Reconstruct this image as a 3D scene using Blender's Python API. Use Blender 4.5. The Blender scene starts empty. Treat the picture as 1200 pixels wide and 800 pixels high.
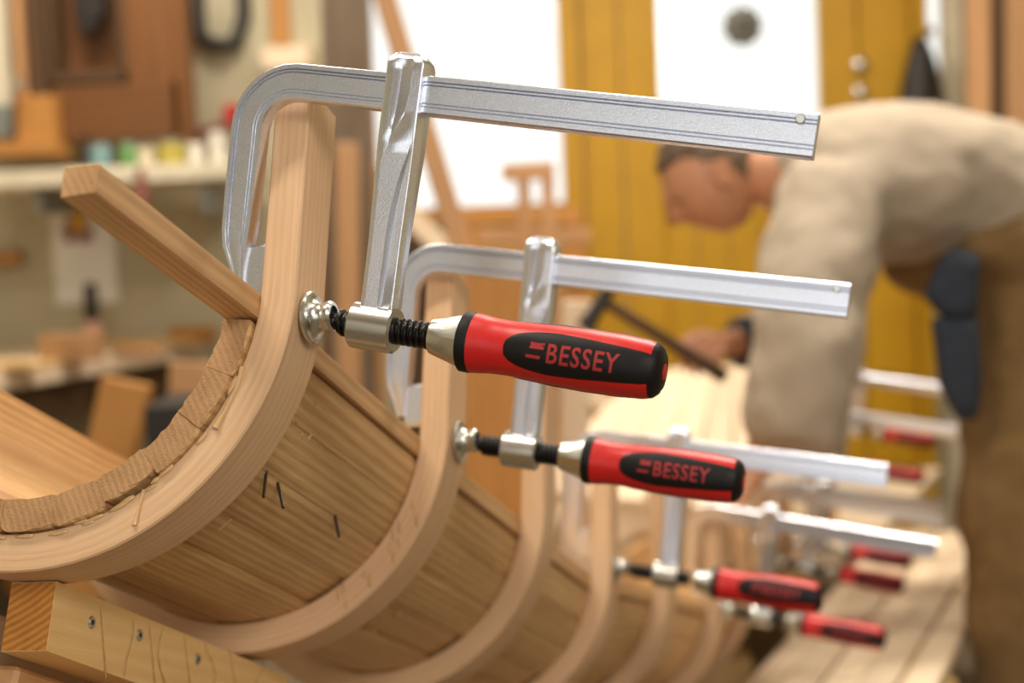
import bpy, bmesh, math, random
from mathutils import Vector, Matrix
random.seed(7)
S = bpy.context.scene
COL = S.collection
R_ = math.radians

# ------------------------------------------------------------------ camera
HC, PITCH, ROLL, F = 1.12, R_(4.0), R_(2.4), 1800.0
fw = Vector((0, math.cos(PITCH), -math.sin(PITCH)))
r0 = Vector((1, 0, 0)); u0 = Vector((0, math.sin(PITCH), math.cos(PITCH)))
cr = r0*math.cos(ROLL) - u0*math.sin(ROLL)
cu = r0*math.sin(ROLL) + u0*math.cos(ROLL)
EYE = Vector((0, 0, HC))
cam_d = bpy.data.cameras.new('camera'); cam = bpy.data.objects.new('camera', cam_d); COL.objects.link(cam)
cam.matrix_world = Matrix((( cr.x, cu.x, -fw.x, EYE.x), (cr.y, cu.y, -fw.y, EYE.y), (cr.z, cu.z, -fw.z, EYE.z), (0, 0, 0, 1)))
cam_d.sensor_width = 36; cam_d.lens = F*36/1200; cam_d.clip_start = .05; cam_d.clip_end = 100
cam_d.dof.use_dof = True; cam_d.dof.focus_distance = .94; cam_d.dof.aperture_fstop = 4.2
S.camera = cam

# ------------------------------------------------------------------ world, lights, exposure
w = bpy.data.worlds.new('daylight'); S.world = w; w.use_nodes = True
bg = w.node_tree.nodes['Background']; bg.inputs[0].default_value = (1.0, .985, .95, 1); bg.inputs[1].default_value = 1.15
S.view_settings.view_transform = 'Standard'; S.view_settings.look = 'None'
S.view_settings.exposure = 0.28; S.view_settings.gamma = 1; S.view_settings.use_curve_mapping = False
S.cycles.max_bounces = 8
S.cycles.use_denoising = True

def area(name, loc, target, sx, sy, power, col):
    d = bpy.data.lights.new(name, 'AREA'); d.shape = 'RECTANGLE'; d.size = sx; d.size_y = sy; d.energy = power; d.color = col
    o = bpy.data.objects.new(name, d); COL.objects.link(o); o.location = loc
    o.rotation_euler = (Vector(target)-Vector(loc)).to_track_quat('-Z', 'Y').to_euler()
    return o
area('added_softbox', (1.0, -1.2, 2.5), (-.1, 1.0, 1.0), 1.1, .9, 30, (1, .97, .92))  # soft fill added above right behind the camera, no real lamp there
LAMPS = [(-.9, 1.0), (.9, 2.8), (-.9, 4.0)]
POWER = [30, 52, 40]
for (lx, ly), pw in zip(LAMPS, POWER):
    area('ceiling_lamp_light', (lx, ly, 3.02), (lx, ly, 0), 1.2, .3, pw, (1, .93, .82))

# ------------------------------------------------------------------ coordinate helpers
def c2w(x, y, z): return EYE + cr*x - cu*y + fw*z              # camera axes (right, down, forward) to world
def c2wv(x, y, z): return cr*x - cu*y + fw*z
def at(u, v, Z): return c2w((u-600)/F*Z, (v-400)/F*Z, Z)        # where a measured direction meets a distance

# ------------------------------------------------------------------ materials
def lin(h):
    h = [int(h[i:i+2], 16)/255 for i in (0, 2, 4)]
    return tuple(c/12.92 if c <= .04045 else ((c+.055)/1.055)**2.4 for c in h) + (1,)
def base(name):
    m = bpy.data.materials.new(name); m.use_nodes = True
    nt = m.node_tree; return m, nt, nt.nodes['Principled BSDF']
def plain(name, hexc, rough=.5, metal=0, var=.0, scale=30, bump=0, trans=0, spec=.5):
    m, nt, b = base(name); c = lin(hexc)
    b.inputs['Roughness'].default_value = rough; b.inputs['Metallic'].default_value = metal
    b.inputs['Base Color'].default_value = c; b.inputs['Transmission Weight'].default_value = trans
    b.inputs['Specular IOR Level'].default_value = spec
    if var or bump:
        tc = nt.nodes.new('ShaderNodeTexCoord'); n = nt.nodes.new('ShaderNodeTexNoise'); n.inputs['Scale'].default_value = scale; n.inputs['Detail'].default_value = 4
        nt.links.new(tc.outputs['Object'], n.inputs['Vector'])
        if var:
            r = nt.nodes.new('ShaderNodeValToRGB')
            r.color_ramp.elements[0].position = .3; r.color_ramp.elements[1].position = .7
            r.color_ramp.elements[0].color = tuple(x*(1-var) for x in c[:3])+(1,); r.color_ramp.elements[1].color = tuple(min(1, x*(1+var*.6)) for x in c[:3])+(1,)
            nt.links.new(n.outputs['Fac'], r.inputs['Fac']); nt.links.new(r.outputs['Color'], b.inputs['Base Color'])
        if bump:
            bp = nt.nodes.new('ShaderNodeBump'); bp.inputs['Strength'].default_value = bump; bp.inputs['Distance'].default_value = .002
            nt.links.new(n.outputs['Fac'], bp.inputs['Height']); nt.links.new(bp.outputs['Normal'], b.inputs['Normal'])
    return m
def wood(name, light, dark, ring=45, rough=.55, contrast=1.0, bump=.25, RW=.16):
    m, nt, b = base(name); N = nt.nodes.new; L = nt.links.new
    at_ = N('ShaderNodeAttribute'); at_.attribute_name = 'grain'
    oi = N('ShaderNodeObjectInfo'); mul = N('ShaderNodeVectorMath'); mul.operation = 'MULTIPLY_ADD'
    mul.inputs[1].default_value = (3.7, .11, .07); mul.inputs[2].default_value = (0, .05, .035)
    L(oi.outputs['Random'], mul.inputs[0])
    add = N('ShaderNodeVectorMath'); add.operation = 'ADD'; L(at_.outputs['Vector'], add.inputs[0]); L(mul.outputs[0], add.inputs[1])
    def sc(v):
        s = N('ShaderNodeVectorMath'); s.operation = 'MULTIPLY'; s.inputs[1].default_value = v; L(add.outputs[0], s.inputs[0]); return s.outputs[0]
    wv = N('ShaderNodeTexWave'); wv.wave_type = 'RINGS'; wv.rings_direction = 'X'; wv.inputs['Scale'].default_value = ring
    wv.inputs['Distortion'].default_value = 2.2; wv.inputs['Detail'].default_value = 2; wv.inputs['Detail Scale'].default_value = .6
    L(sc((.035, 1, 1)), wv.inputs['Vector'])
    n1 = N('ShaderNodeTexNoise'); n1.inputs['Scale'].default_value = 1; n1.inputs['Detail'].default_value = 3; L(sc((4, 45, 45)), n1.inputs['Vector'])
    n2 = N('ShaderNodeTexNoise'); n2.inputs['Scale'].default_value = 1; n2.inputs['Detail'].default_value = 3; L(sc((28, 900, 900)), n2.inputs['Vector'])
    def mth(op, a, bb):
        k = N('ShaderNodeMath'); k.operation = op
        for i, v in enumerate((a, bb)):
            if hasattr(v, 'links'): L(v, k.inputs[i])
            else: k.inputs[i].default_value = v
        return k.outputs[0]
    f = mth('ADD', mth('MULTIPLY', wv.outputs['Fac'], RW), mth('ADD', mth('MULTIPLY', n1.outputs['Fac'], .5-RW*.4), mth('MULTIPLY', n2.outputs['Fac'], .52-RW*.6)))
    r = N('ShaderNodeValToRGB'); r.color_ramp.elements[0].position = .5-.3/contrast; r.color_ramp.elements[1].position = .5+.34/contrast
    r.color_ramp.elements[0].color = lin(light); r.color_ramp.elements[1].color = lin(dark)
    L(f, r.inputs['Fac']); 
    hs = N('ShaderNodeHueSaturation'); mr = N('ShaderNodeMapRange'); mr.inputs[3].default_value = .9; mr.inputs[4].default_value = 1.1
    L(oi.outputs['Random'], mr.inputs[0]); L(mr.outputs[0], hs.inputs['Value']); L(r.outputs['Color'], hs.inputs['Color'])
    L(hs.outputs['Color'], b.inputs['Base Color'])
    b.inputs['Roughness'].default_value = rough
    bp = N('ShaderNodeBump'); bp.inputs['Strength'].default_value = bump; bp.inputs['Distance'].default_value = .0007
    L(mth('ADD', mth('MULTIPLY', n2.outputs['Fac'], .8), mth('MULTIPLY', wv.outputs['Fac'], .3)), bp.inputs['Height']); L(bp.outputs['Normal'], b.inputs['Normal'])
    return m
M = {}
M['beech'] = wood('beech_wood', 'e3be97', 'bd9164', 75, .5, .9, .2, .12)
M['stave'] = wood('stave_wood', 'e6bf88', 'a87640', 50, .55, 1.3, .8, .16)
M['staveend'] = wood('stave_end_wood', 'c79c6c', '8f653d', 75, .85, 1.1, 1.0, .1)
M['oak'] = wood('oak_wood', 'd8ad79', 'a0764a', 70, .55, 1.2, .5, .2)
M['pine'] = wood('pine_wood', 'e6c48b', 'cf9f5c', 55, .5, .9)
M['pineend'] = wood('pine_end_wood', 'd08f3c', 'a05f20', 70, .7, 1.2, .5, .34)
M['pale'] = wood('pale_board_wood', 'f4e2c8', 'e0c098', 40, .6, .9)
M['orange'] = wood('orange_board_wood', 'c98d45', 'a06a2c', 35, .6, 1.0)
M['brown'] = wood('brown_cabinet_wood', '7c4b18', '58330c', 30, .6, 1.0)
M['tan'] = wood('tan_board_wood', 'c79868', 'a5764a', 35, .6, 1.0)
M['bark'] = wood('bark_slab_wood', '7d6a55', '4a3a2c', 40, .9, 1.4, .8)
M['darkwood'] = wood('dark_wood', '5d3f1d', '3a2510', 35, .7, 1.0)
def zinc(name, hexc, rough, bump):
    m, nt, b = base(name); b.inputs['Metallic'].default_value = 1; b.inputs['Base Color'].default_value = lin(hexc); b.inputs['Roughness'].default_value = rough
    tc = nt.nodes.new('ShaderNodeTexCoord'); n = nt.nodes.new('ShaderNodeTexNoise'); n.inputs['Scale'].default_value = 900; n.inputs['Detail'].default_value = 2
    nt.links.new(tc.outputs['Object'], n.inputs['Vector'])
    bp = nt.nodes.new('ShaderNodeBump'); bp.inputs['Strength'].default_value = bump; bp.inputs['Distance'].default_value = .0006
    n2 = nt.nodes.new('ShaderNodeTexNoise'); n2.inputs['Scale'].default_value = 1500; n2.inputs['Detail'].default_value = 1; nt.links.new(tc.outputs['Object'], n2.inputs['Vector'])
    r = nt.nodes.new('ShaderNodeValToRGB'); r.color_ramp.elements[0].position = .36; r.color_ramp.elements[1].position = .6; c = lin(hexc)
    r.color_ramp.elements[0].color = tuple(x*(1-1.1*bump) for x in c[:3])+(1,); r.color_ramp.elements[1].color = c  # colour speckle stands in for the sparkle of the plating
    nt.links.new(n2.outputs['Fac'], r.inputs['Fac']); nt.links.new(r.outputs['Color'], b.inputs['Base Color'])
    nt.links.new(n.outputs['Fac'], bp.inputs['Height']); nt.links.new(bp.outputs['Normal'], b.inputs['Normal']); return m
M['zinc'] = zinc('zinc_plated_steel', 'eef2fc', .3, .16)
M['zincs'] = zinc('bright_zinc', 'd9d9d2', .24, .08)
M['steel'] = plain('dark_steel', '55504a', .4, 1)
M['blacksteel'] = plain('oiled_black_steel', '14100e', .3, .35)
M['red'] = plain('red_plastic', 'cc1a16', .38, 0, .05, 200, .03)
M['black'] = plain('black_rubber', '15110f', .5, 0, .1, 300, .05, spec=.25)
M['redprint'] = plain('red_lettering', 'a02422', .5)
M['glue'] = plain('dried_glue', 'd3aa78', .1)
M['gluedark'] = plain('amber_glue', 'b48a54', .15)
M['yellow'] = plain('yellow_door_paint', 'c09000', .5, 0, .08, 6)
M['wall'] = plain('plaster_olive', 'b9ae90', .85, 0, .08, 4, .1)
M['floor'] = plain('floor_concrete', '6e604e', .8, 0, .2, 5, .1)
M['white'] = plain('white_paint', 'e9e4d8', .6, 0, .05, 10)
M['cream'] = plain('cream_paint', 'd9cdb2', .7, 0, .1, 10)
M['greyg'] = plain('grey_metal', '8b8f8a', .45, .4)
M['dark'] = plain('dark_tool', '241c16', .5)
M['green'] = plain('sage_green_paint', 'a3b48b', .6, 0, .08, 12)
M['teal'] = plain('teal_tin', '6f8f90', .5)
M['tinyellow'] = plain('olive_yellow_tin', 'b6a548', .5)
M['tingreen'] = plain('green_tin', '5e8a4d', .5)
M['redtin'] = plain('red_tin', 'c22a22', .5)
M['maroon'] = plain('maroon_plastic', '8a4a42', .5)
M['toolyellow'] = plain('yellow_tool', 'd2a020', .5)
M['pink'] = plain('pink_label', 'd3a48e', .6)
M['navy'] = plain('navy_cloth', '2f3540', .9, 0, .2, 60, .3)
M['shirt'] = plain('oatmeal_shirt', 'ac9c88', .95, 0, .05, 40, .3)
M['trouser'] = plain('brown_canvas', '7d6038', .95, 0, .15, 30, .3)
M['skin'] = plain('skin', 'c98f6c', .5, 0, .06, 40)
M['hair'] = plain('greying_hair', '5a4632', .7, 0, .3, 150, .6)
M['shoe'] = plain('dark_shoe_leather', '2b2018', .5)
M['tube'] = None
def emit(name, hexc, s):
    m, nt, b = base(name); b.inputs['Emission Color'].default_value = lin(hexc); b.inputs['Emission Strength'].default_value = s; return m
M['tube'] = emit('lamp_tube', 'fff4e0', 4)
def pane_mat():
    m, nt, b = base('window_glass'); nt.nodes.remove(b)
    t = nt.nodes.new('ShaderNodeBsdfTransparent'); t.inputs[0].default_value = (.97, .98, .97, 1)
    g = nt.nodes.new('ShaderNodeBsdfGlossy'); g.inputs['Roughness'].default_value = .05
    x = nt.nodes.new('ShaderNodeMixShader'); x.inputs[0].default_value = .05
    nt.links.new(t.outputs[0], x.inputs[1]); nt.links.new(g.outputs[0], x.inputs[2]); nt.links.new(x.outputs[0], nt.nodes['Material Output'].inputs[0]); return m
M['pane'] = pane_mat()

# ------------------------------------------------------------------ mesh helpers
def tag(o, label=None, cat=None, group=None, kind=None):
    for k, v in (('label', label), ('category', cat), ('group', group), ('kind', kind)):
        if v: o[k] = v
    return o
def empty(name, loc=(0, 0, 0), mat=None):
    o = bpy.data.objects.new(name, None); o.empty_display_size = .05; COL.objects.link(o)
    if mat is not None: o.matrix_world = mat
    else: o.location = loc
    return o
ORG = {}
def origin(p):
    o = Vector((0, 0, 0))
    while p is not None: o += Vector(p.location); p = p.parent
    return o
def setgrain(me, grain):
    a = me.attributes.new('grain', 'FLOAT_VECTOR', 'POINT')
    a.data.foreach_set('vector', [c for g in grain for c in g])
def autograin(vs):
    lo = [min(v[i] for v in vs) for i in range(3)]; hi = [max(v[i] for v in vs) for i in range(3)]
    k = max(range(3), key=lambda i: hi[i]-lo[i]); o = [i for i in range(3) if i != k]
    return [(v[k], v[o[0]], v[o[1]]) for v in vs]
def mk(name, vs, fs, mat, parent=None, local=False, grain=None, smooth=False):
    """one mesh object; world coordinates unless local (then in the parent's own axes)"""
    vs = [Vector(v) for v in vs]
    if grain is None: grain = autograin(vs)
    if not local and parent is not None:
        og = origin(parent); vs = [v-og for v in vs]
    loc0 = Vector((0, 0, 0))
    if parent is None and not local:
        lo = [min(v[i] for v in vs) for i in range(3)]; hi = [max(v[i] for v in vs) for i in range(3)]
        loc0 = Vector(((lo[0]+hi[0])/2, (lo[1]+hi[1])/2, lo[2])); vs = [v-loc0 for v in vs]
    me = bpy.data.meshes.new(name); me.from_pydata([tuple(v) for v in vs], [], fs); me.validate()
    bm = bmesh.new(); bm.from_mesh(me); bmesh.ops.recalc_face_normals(bm, faces=bm.faces); bm.to_mesh(me); bm.free()
    setgrain(me, grain)
    if smooth is True: me.shade_smooth()
    elif smooth: me.shade_smooth(); me.set_sharp_from_angle(angle=R_(smooth))
    mats = mat if isinstance(mat, (list, tuple)) else [mat]
    for m in mats: me.materials.append(m)
    o = bpy.data.objects.new(name, me); COL.objects.link(o); o.parent = parent
    if parent is None: o.location = loc0
    return o
def box_vf(L, W, T, bev=.0015):
    """L along x, W along y, T along z, centred, with chamfered edges"""
    bm = bmesh.new(); bmesh.ops.create_cube(bm, size=1)
    for v in bm.verts: v.co = Vector((v.co.x*L, v.co.y*W, v.co.z*T))
    if bev: bmesh.ops.bevel(bm, geom=list(bm.edges), offset=min(bev, .2*min(L, W, T)), segments=1, affect='EDGES')
    bm.verts.ensure_lookup_table()
    vs = [v.co.copy() for v in bm.verts]; fs = [[v.index for v in f.verts] for f in bm.faces]; bm.free(); return vs, fs
def board(name, p0, p1, W, T, mat, parent=None, side=(0, 0, 1), bev=.002):
    """a straight bar from p0 to p1, W wide along 'side', T thick"""
    p0, p1 = Vector(p0), Vector(p1); x = (p1-p0); L = x.length; x.normalize()
    y = Vector(side); y = (y - x*y.dot(x)).normalized(); z = x.cross(y); c = (p0+p1)/2
    vs, fs = box_vf(L, W, T, bev)
    g = [(v.x, v.y, v.z) for v in vs]
    return mk(name, [c+x*v.x+y*v.y+z*v.z for v in vs], fs, mat, parent, grain=g)
def bar(name, lo, hi, mat, parent=None, bev=.003):
    lo, hi = Vector(lo), Vector(hi); d = hi-lo; c = (lo+hi)/2
    vs, fs = box_vf(d.x, d.y, d.z, bev); return mk(name, [c+v for v in vs], fs, mat, parent)
def prect(name, u0, v0, u1, v1, Z, T, mat, parent=None, bev=.004, back=True):
    """upright box whose front stands at distance Z and fills that measured rectangle"""
    c = at((u0+u1)/2, (v0+v1)/2, Z); hw = (u1-u0)/2/F*Z; hh = (v1-v0)/2/F*Z
    return bar(name, (c.x-hw, c.y, c.z-hh), (c.x+hw, c.y+T, c.z+hh), mat, parent, bev)
def lathe_vf(prof, n=24, axis='x', cap=True):
    """profile of (x, r) about the x axis"""
    vs, fs = [], []
    for x, r in prof:
        for k in range(n):
            a = 2*math.pi*k/n; vs.append((x, r*math.cos(a), r*math.sin(a)))
    for i in range(len(prof)-1):
        for k in range(n): fs.append((i*n+k, i*n+(k+1) % n, (i+1)*n+(k+1) % n, (i+1)*n+k))
    if cap:
        fs.append(tuple(range(n))); fs.append(tuple(range((len(prof)-1)*n, len(prof)*n)))
    return vs, fs
def lathe(name, prof, mat, parent=None, p=(0, 0, 0), axis=(0, 0, 1), n=20, local=False, smooth=40):
    x = Vector(axis).normalized(); y = x.orthogonal().normalized(); z = x.cross(y); p = Vector(p)
    vs, fs = lathe_vf(prof, n)
    return mk(name, [p+x*v[0]+y*v[1]+z*v[2] for v in vs], fs, mat, parent, local, smooth=smooth)
def tube_vf(pts, rad, n=10):
    pts = [Vector(p) for p in pts]; vs, fs = [], []
    t = (pts[1]-pts[0]).normalized(); y = t.orthogonal().normalized()
    for i, p in enumerate(pts):
        t = (pts[min(i+1, len(pts)-1)]-pts[max(i-1, 0)]).normalized(); y = (y-t*y.dot(t)).normalized(); z = t.cross(y)
        r = rad[i] if isinstance(rad, (list, tuple)) else rad
        for k in range(n): a = 2*math.pi*k/n; vs.append(p+(y*math.cos(a)+z*math.sin(a))*r)
    for i in range(len(pts)-1):
        for k in range(n): fs.append((i*n+k, i*n+(k+1) % n, (i+1)*n+(k+1) % n, (i+1)*n+k))
    fs.append(tuple(range(n))); fs.append(tuple(range((len(pts)-1)*n, len(pts)*n)))
    return vs, fs
def tube(name, pts, rad, mat, parent=None, n=10, local=False):
    vs, fs = tube_vf(pts, rad, n); return mk(name, vs, fs, mat, parent, local, smooth=50)
def loft(rings, closed=True, cap=True):
    n = len(rings[0]); vs = [v for r in rings for v in r]; fs = []
    for i in range(len(rings)-1):
        for k in range(n if closed else n-1): fs.append((i*n+k, i*n+(k+1) % n, (i+1)*n+(k+1) % n, (i+1)*n+k))
    if cap: fs.append(tuple(range(n))); fs.append(tuple(range((len(rings)-1)*n, len(rings)*n)))
    return vs, fs

# ------------------------------------------------------------------ the room
YB = 5.3
def X(u, Z=YB): return at(u, 200, Z).x
def Zv(v, Z=YB, u=600): return at(u, v, Z).z
def structure(o): o['kind'] = 'structure'; return o
structure(bar('floor', (-2.7, -2.6, -.1), (3.0, YB+.2, 0), M['floor'], bev=0))
structure(bar('ground_outside', (-12, -14, -.12), (12, -2.6, -.02), M['floor'], bev=0))  # unseen ground outside, added to cut the light from below
structure(bar('ceiling', (-2.7, -2.6, 3.2), (3.0, YB+.2, 3.3), M['white'], bev=0))
structure(bar('wall_left', (-2.7, -2.6, 0), (-2.6, YB+.2, 3.2), M['wall'], bev=0))
structure(bar('wall_right', (2.9, -2.6, 0), (3.0, YB+.2, 3.2), M['wall'], bev=0))
wf = structure(empty('wall_front', (0, -2.6, 0)))
bar('wall_section', (-2.7, -2.74, 0), (-2.5, -2.6, 3.2), M['white'], wf, 0)
bar('wall_section', (1.6, -2.74, 0), (3.0, -2.6, 3.2), M['white'], wf, 0)
bar('wall_section', (-2.5, -2.74, 2.9), (1.6, -2.6, 3.2), M['white'], wf, 0)
wx0, wx1, dx0, dx1 = X(424), X(664), X(664), X(1084)
w2x1 = X(1116)
sill = Zv(240)
wb = structure(empty('wall_back', (0, YB, 0)))
bar('wall_section', (-2.6, YB, 0), (wx0, YB+.14, 3.2), M['wall'], wb, 0)
bar('wall_section', (wx0, YB, 0), (wx1, YB+.14, sill), M['wall'], wb, 0)
bar('wall_section', (wx0, YB, 2.75), (w2x1, YB+.14, 3.2), M['wall'], wb, 0)
bar('wall_section', (dx1, YB, 0), (w2x1, YB+.14, 1.3), M['wall'], wb, 0)
bar('wall_section', (w2x1, YB, 0), (2.9, YB+.14, 3.2), M['wall'], wb, 0)
# big bright window
wn = structure(empty('window_1', ((wx0+wx1)/2, YB, sill)))
bar('window_frame', (wx0, YB-.03, sill), (wx0+.055, YB+.1, 2.75), M['orange'], wn)
bar('window_frame', (wx1-.012, YB-.03, sill), (wx1, YB+.1, 2.75), M['yellow'], wn)
bar('window_frame', (wx0+.055, YB-.03, 2.69), (wx1-.012, YB+.1, 2.75), M['orange'], wn)
bar('window_sill', (wx0, YB-.1, sill-.05), (wx1, YB+.1, sill), M['orange'], wn)
bar('pane', (wx0+.055, YB+.05, sill), (wx1-.012, YB+.058, 2.69), M['pane'], wn, 0)
# yellow door with a tall pane
px0, px1 = X(776), X(962)
pz = Zv(172, YB, 780)
dr = structure(empty('door_1', ((dx0+dx1)/2, YB, 0)))
bar('door_frame', (dx0, YB-.05, 0), (dx0+.05, YB+.1, 2.75), M['yellow'], dr)
bar('door_frame', (dx1-.05, YB-.05, 0), (dx1, YB+.1, 2.75), M['yellow'], dr)
bar('door_stile', (dx0+.055, YB-.02, 0), (dx0+.19, YB+.05, 2.74), M['yellow'], dr)
bar('door_stile', (dx0+.195, YB-.012, 0), (px0, YB+.05, 2.74), M['yellow'], dr)
bar('door_stile', (px1, YB-.012, 0), (px1+.13, YB+.05, 2.74), M['yellow'], dr)
bar('door_stile', (px1+.135, YB-.02, 0), (dx1-.055, YB+.05, 2.74), M['yellow'], dr)
bar('door_rail', (px0, YB-.012, pz-.16), (px1, YB+.05, pz), M['yellow'], dr)
bar('door_rail', (px0, YB-.012, 2.6), (px1, YB+.05, 2.74), M['yellow'], dr)
n = 5
for i in range(n):
    a = px0+(px1-px0)*i/n; b = px0+(px1-px0)*(i+1)/n
    bar('door_plank', (a+.002, YB, 0.02), (b-.002, YB+.04, pz-.162), M['yellow'], dr)
bar('pane', (px0, YB+.03, pz), (px1, YB+.038, 2.6), M['pane'], dr, 0)
v = at(870, 31, YB+.01)
vt = lathe('window_vent', [(-.012, .0), (-.012, .05), (-.008, .066), (.0, .068), (.012, .066)], M['steel'], dr, v, (0, 1, 0), 28)
vt['label'] = 'round grey vent in the pane'
lathe('vent_cap', [(-.03, 0.001), (-.03, .02), (-.012, .022)], M['steel'], vt, v, (0, 1, 0), 16)
for k in range(8):
    a = k*math.pi/4+.2; d = Vector((math.cos(a), 0, math.sin(a)))
    board('vent_fin', v+d*.026-Vector((0, .016, 0)), v+d*.058-Vector((0, .016, 0)), .012, .006, M['white'], vt, (0, 1, 0))
hk = at(1004, 78, YB-.03)
hp = bar('door_handle', hk-Vector((.022, -.0, .13)), hk+Vector((.022, .012, .03)), M['zincs'], dr)
lathe('door_knob', [(0, .012), (.03, .012), (.035, .024), (.055, .026), (.065, .012)], M['zincs'], hp, hk+Vector((0, .0, 0)), (0, -1, 0), 20)
lathe('door_knob', [(0, .012), (.03, .012), (.035, .022), (.05, .024), (.06, .01)], M['zincs'], hp, hk+Vector((.0, .0, -.09)), (0, -1, 0), 20)
# slim side window
w2 = structure(empty('window_2', ((dx1+w2x1)/2, YB, 1.3)))
bar('window_frame', (dx1, YB-.02, 1.3), (w2x1, YB+.1, 1.34), M['white'], w2)
bar('pane', (dx1, YB+.05, 1.34), (w2x1, YB+.058, 2.75), M['pane'], w2, 0)
structure(prect('trim_1', 1112, -160, 1134, 800, YB-.04, .06, M['cream'], None))
structure(bar('baseboard_back', (-2.6, YB-.02, 0), (wx1, YB, .1), M['darkwood']))
# ceiling lamps (out of the photograph, they light the room)
for k, (lx, ly) in enumerate(LAMPS):
    t = empty('ceiling_lamp', (lx, ly, 3.05)); tag(t, 'long fluorescent ceiling lamp '+('over the near end of the chute', 'on the right side of the ceiling', 'before the cabinet wall')[k], 'lamp', 'ceiling lamps')
    bar('lamp_housing', (lx-.65, ly-.12, 3.1), (lx+.65, ly+.12, 3.2), M['white'], t)
    for s in (-1, 1): tube('lamp_tube', [(lx-.6, ly+s*.06, 3.075), (lx+.6, ly+s*.06, 3.075)], .016, M['tube'], t)

# ------------------------------------------------------------------ the chute: ribs and staves
cr_ = Vector((0.962244707, -0.067969945, -0.263562534))    # radial (right), in camera axes
cd_ = Vector((-0.020338548, 0.947656024, -0.318644636))    # local down
ca_ = Vector((0.271424882, 0.311974594, 0.910494583))      # along the chute
C0 = Vector((-0.299694529, -0.023980626, 0.990955232))
RR, TT, SS, WW, LL, AC, USP, AL = .17373, .02369, .0197, .0448, .30257, .01823, -.0150, -.2046
tow = lambda p: c2w(p.x, p.y, p.z)
def frame_from(center, a):
    a = a.normalized(); r = (cr_ - a*cr_.dot(a)).normalized(); d = a.cross(r)
    if d.dot(cd_) < 0: d = -d
    return center, r, d, a
frames = {}
SAG = (0, .011, .015, .016)
for i in range(0, 4): frames[i] = (C0+ca_*LL*i+cd_*SAG[i], cr_, cd_, ca_)
def padc(u, v, Z): return Vector(((u-600)/F*Z, (v-400)/F*Z, Z))
pads = {4: padc(789, 702, 2.06), 5: padc(848, 716, 2.32), 6: padc(882, 702, 2.62), 7: padc(910, 662, 2.95), 8: padc(930, 640, 3.22), 9: padc(955, 543, 3.46), 10: padc(976, 503, 3.70)}
NR = 11
cent = {i: frames[i][0] for i in frames}
for i, p in pads.items(): cent[i] = p - cr_*RR - cd_*(-USP) - ca_*AC
for i in range(4, NR):
    a = (cent[min(i+1, NR-1)]-cent[i-1]).normalized(); frames[i] = frame_from(cent[i], a)
def chp(i, r, u, a):        # chute coordinates -> world
    c, rr, d, aa = frames[i]; return tow(c+rr*r-d*u+aa*a)
chute = empty('chute', chp(0, 0, -RR, 0)); tag(chute, 'half-round wooden chute of narrow staves glued inside curved ribs', 'chute')
UT, UL = .135, .006
def rib(i):
    path = []                                            # (r, u, nr, nu, s)
    s = 0
    for k in range(5): path.append((RR, UT*(1-k/4), 1, 0))
    n = 40
    for k in range(1, n+1):
        t = -math.pi*k/n; path.append((RR*math.cos(t), RR*math.sin(t), math.cos(t), math.sin(t)))
    path.append((-RR, UL, -1, 0))
    rings, gr = [], []
    c = .0011; s = 0
    for k, (r, u, nr, nu) in enumerate(path):
        if k: s += math.hypot(r-path[k-1][0], u-path[k-1][1])
        prof = [(0, c), (c, 0), (TT-c, 0), (TT, c), (TT, WW-c), (TT-c, WW), (c, WW), (0, WW-c)]
        rings.append([chp(i, r-nr*d, u-nu*d, a) for d, a in prof]); gr += [(s, d, a) for d, a in prof]
    vs, fs = loft(rings)
    return mk('rib', vs, fs, M['beech'], chute, grain=gr, smooth=30)
NC = 9                                                     # ribs of the chute; the last two frames carry loose boards
for i in range(NC): rib(i)
T0, T1, NS = -math.pi, -.156, 12
def stave(t0, t1, k, mat, a0, last=NC-1, name='stave', corners=None, inset=0):
    ro, ri = RR-TT-.0004-inset, RR-TT-SS
    nsub = 8; prof = []
    g = .00015
    if corners: prof = corners
    else:
        ts = [t0+g/ro+(t1-t0-2*g/ro)*j/nsub for j in range(nsub+1)]
        prof = [(ro*math.cos(t), ro*math.sin(t)) for t in ts]
        prof[0] = ((ro-.0012)*math.cos(ts[0]), (ro-.0012)*math.sin(ts[0])); prof[-1] = ((ro-.0012)*math.cos(ts[-1]), (ro-.0012)*math.sin(ts[-1]))
        prof += [(ri*math.cos(t), ri*math.sin(t)) for t in reversed(ts)]
    rings, gr = [], []
    st = [(0, a0), (0, a0+.002)] + [(i, 0.0) for i in range(0, last+1)] + [(last, WW+.01)]
    if a0 >= 0: st = [(0, a0)] + [(i, 0.0) for i in range(1, last+1)] + [(last, WW+.01)]
    for j, (i, a) in enumerate(st):
        jt = (lambda: 0) if (j or corners) else (lambda: random.uniform(-.012, .004))
        rings.append([chp(i, r*q, u*q, a) for r, u in prof for q in [1+jt()]]); gr += [(i*LL+a, r+k*.31, u+k*.17) for r, u in prof]
    vs, fs = loft(rings)
    o = mk(name, vs, fs, [mat, M['staveend']], chute, grain=gr)
    for p in o.data.polygons[-2:]: p.material_index = 1
    return o
insets = [0, .0008, 0, .0004, .001, 0, .0006, 0, .003, 0, .0008, .0004]
for k in range(NS):
    stave(T0+(T1-T0)*k/NS, T0+(T1-T0)*(k+1)/NS, k, M['stave'], -.004+random.uniform(-.0006, .0006), inset=insets[k])
# the topmost stave still overhangs the end of the chute
ro = RR-TT-.0005
tops = stave(0, 0, 40, M['oak'], -.193, corners=[(ro, -.0049), (ro, -.0205), (ro-.0197, -.0215), (ro-.0197, -.0049)], name='overhanging_stave')
tops['label'] = 'square oak top stave sticking out past the near rib'
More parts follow.
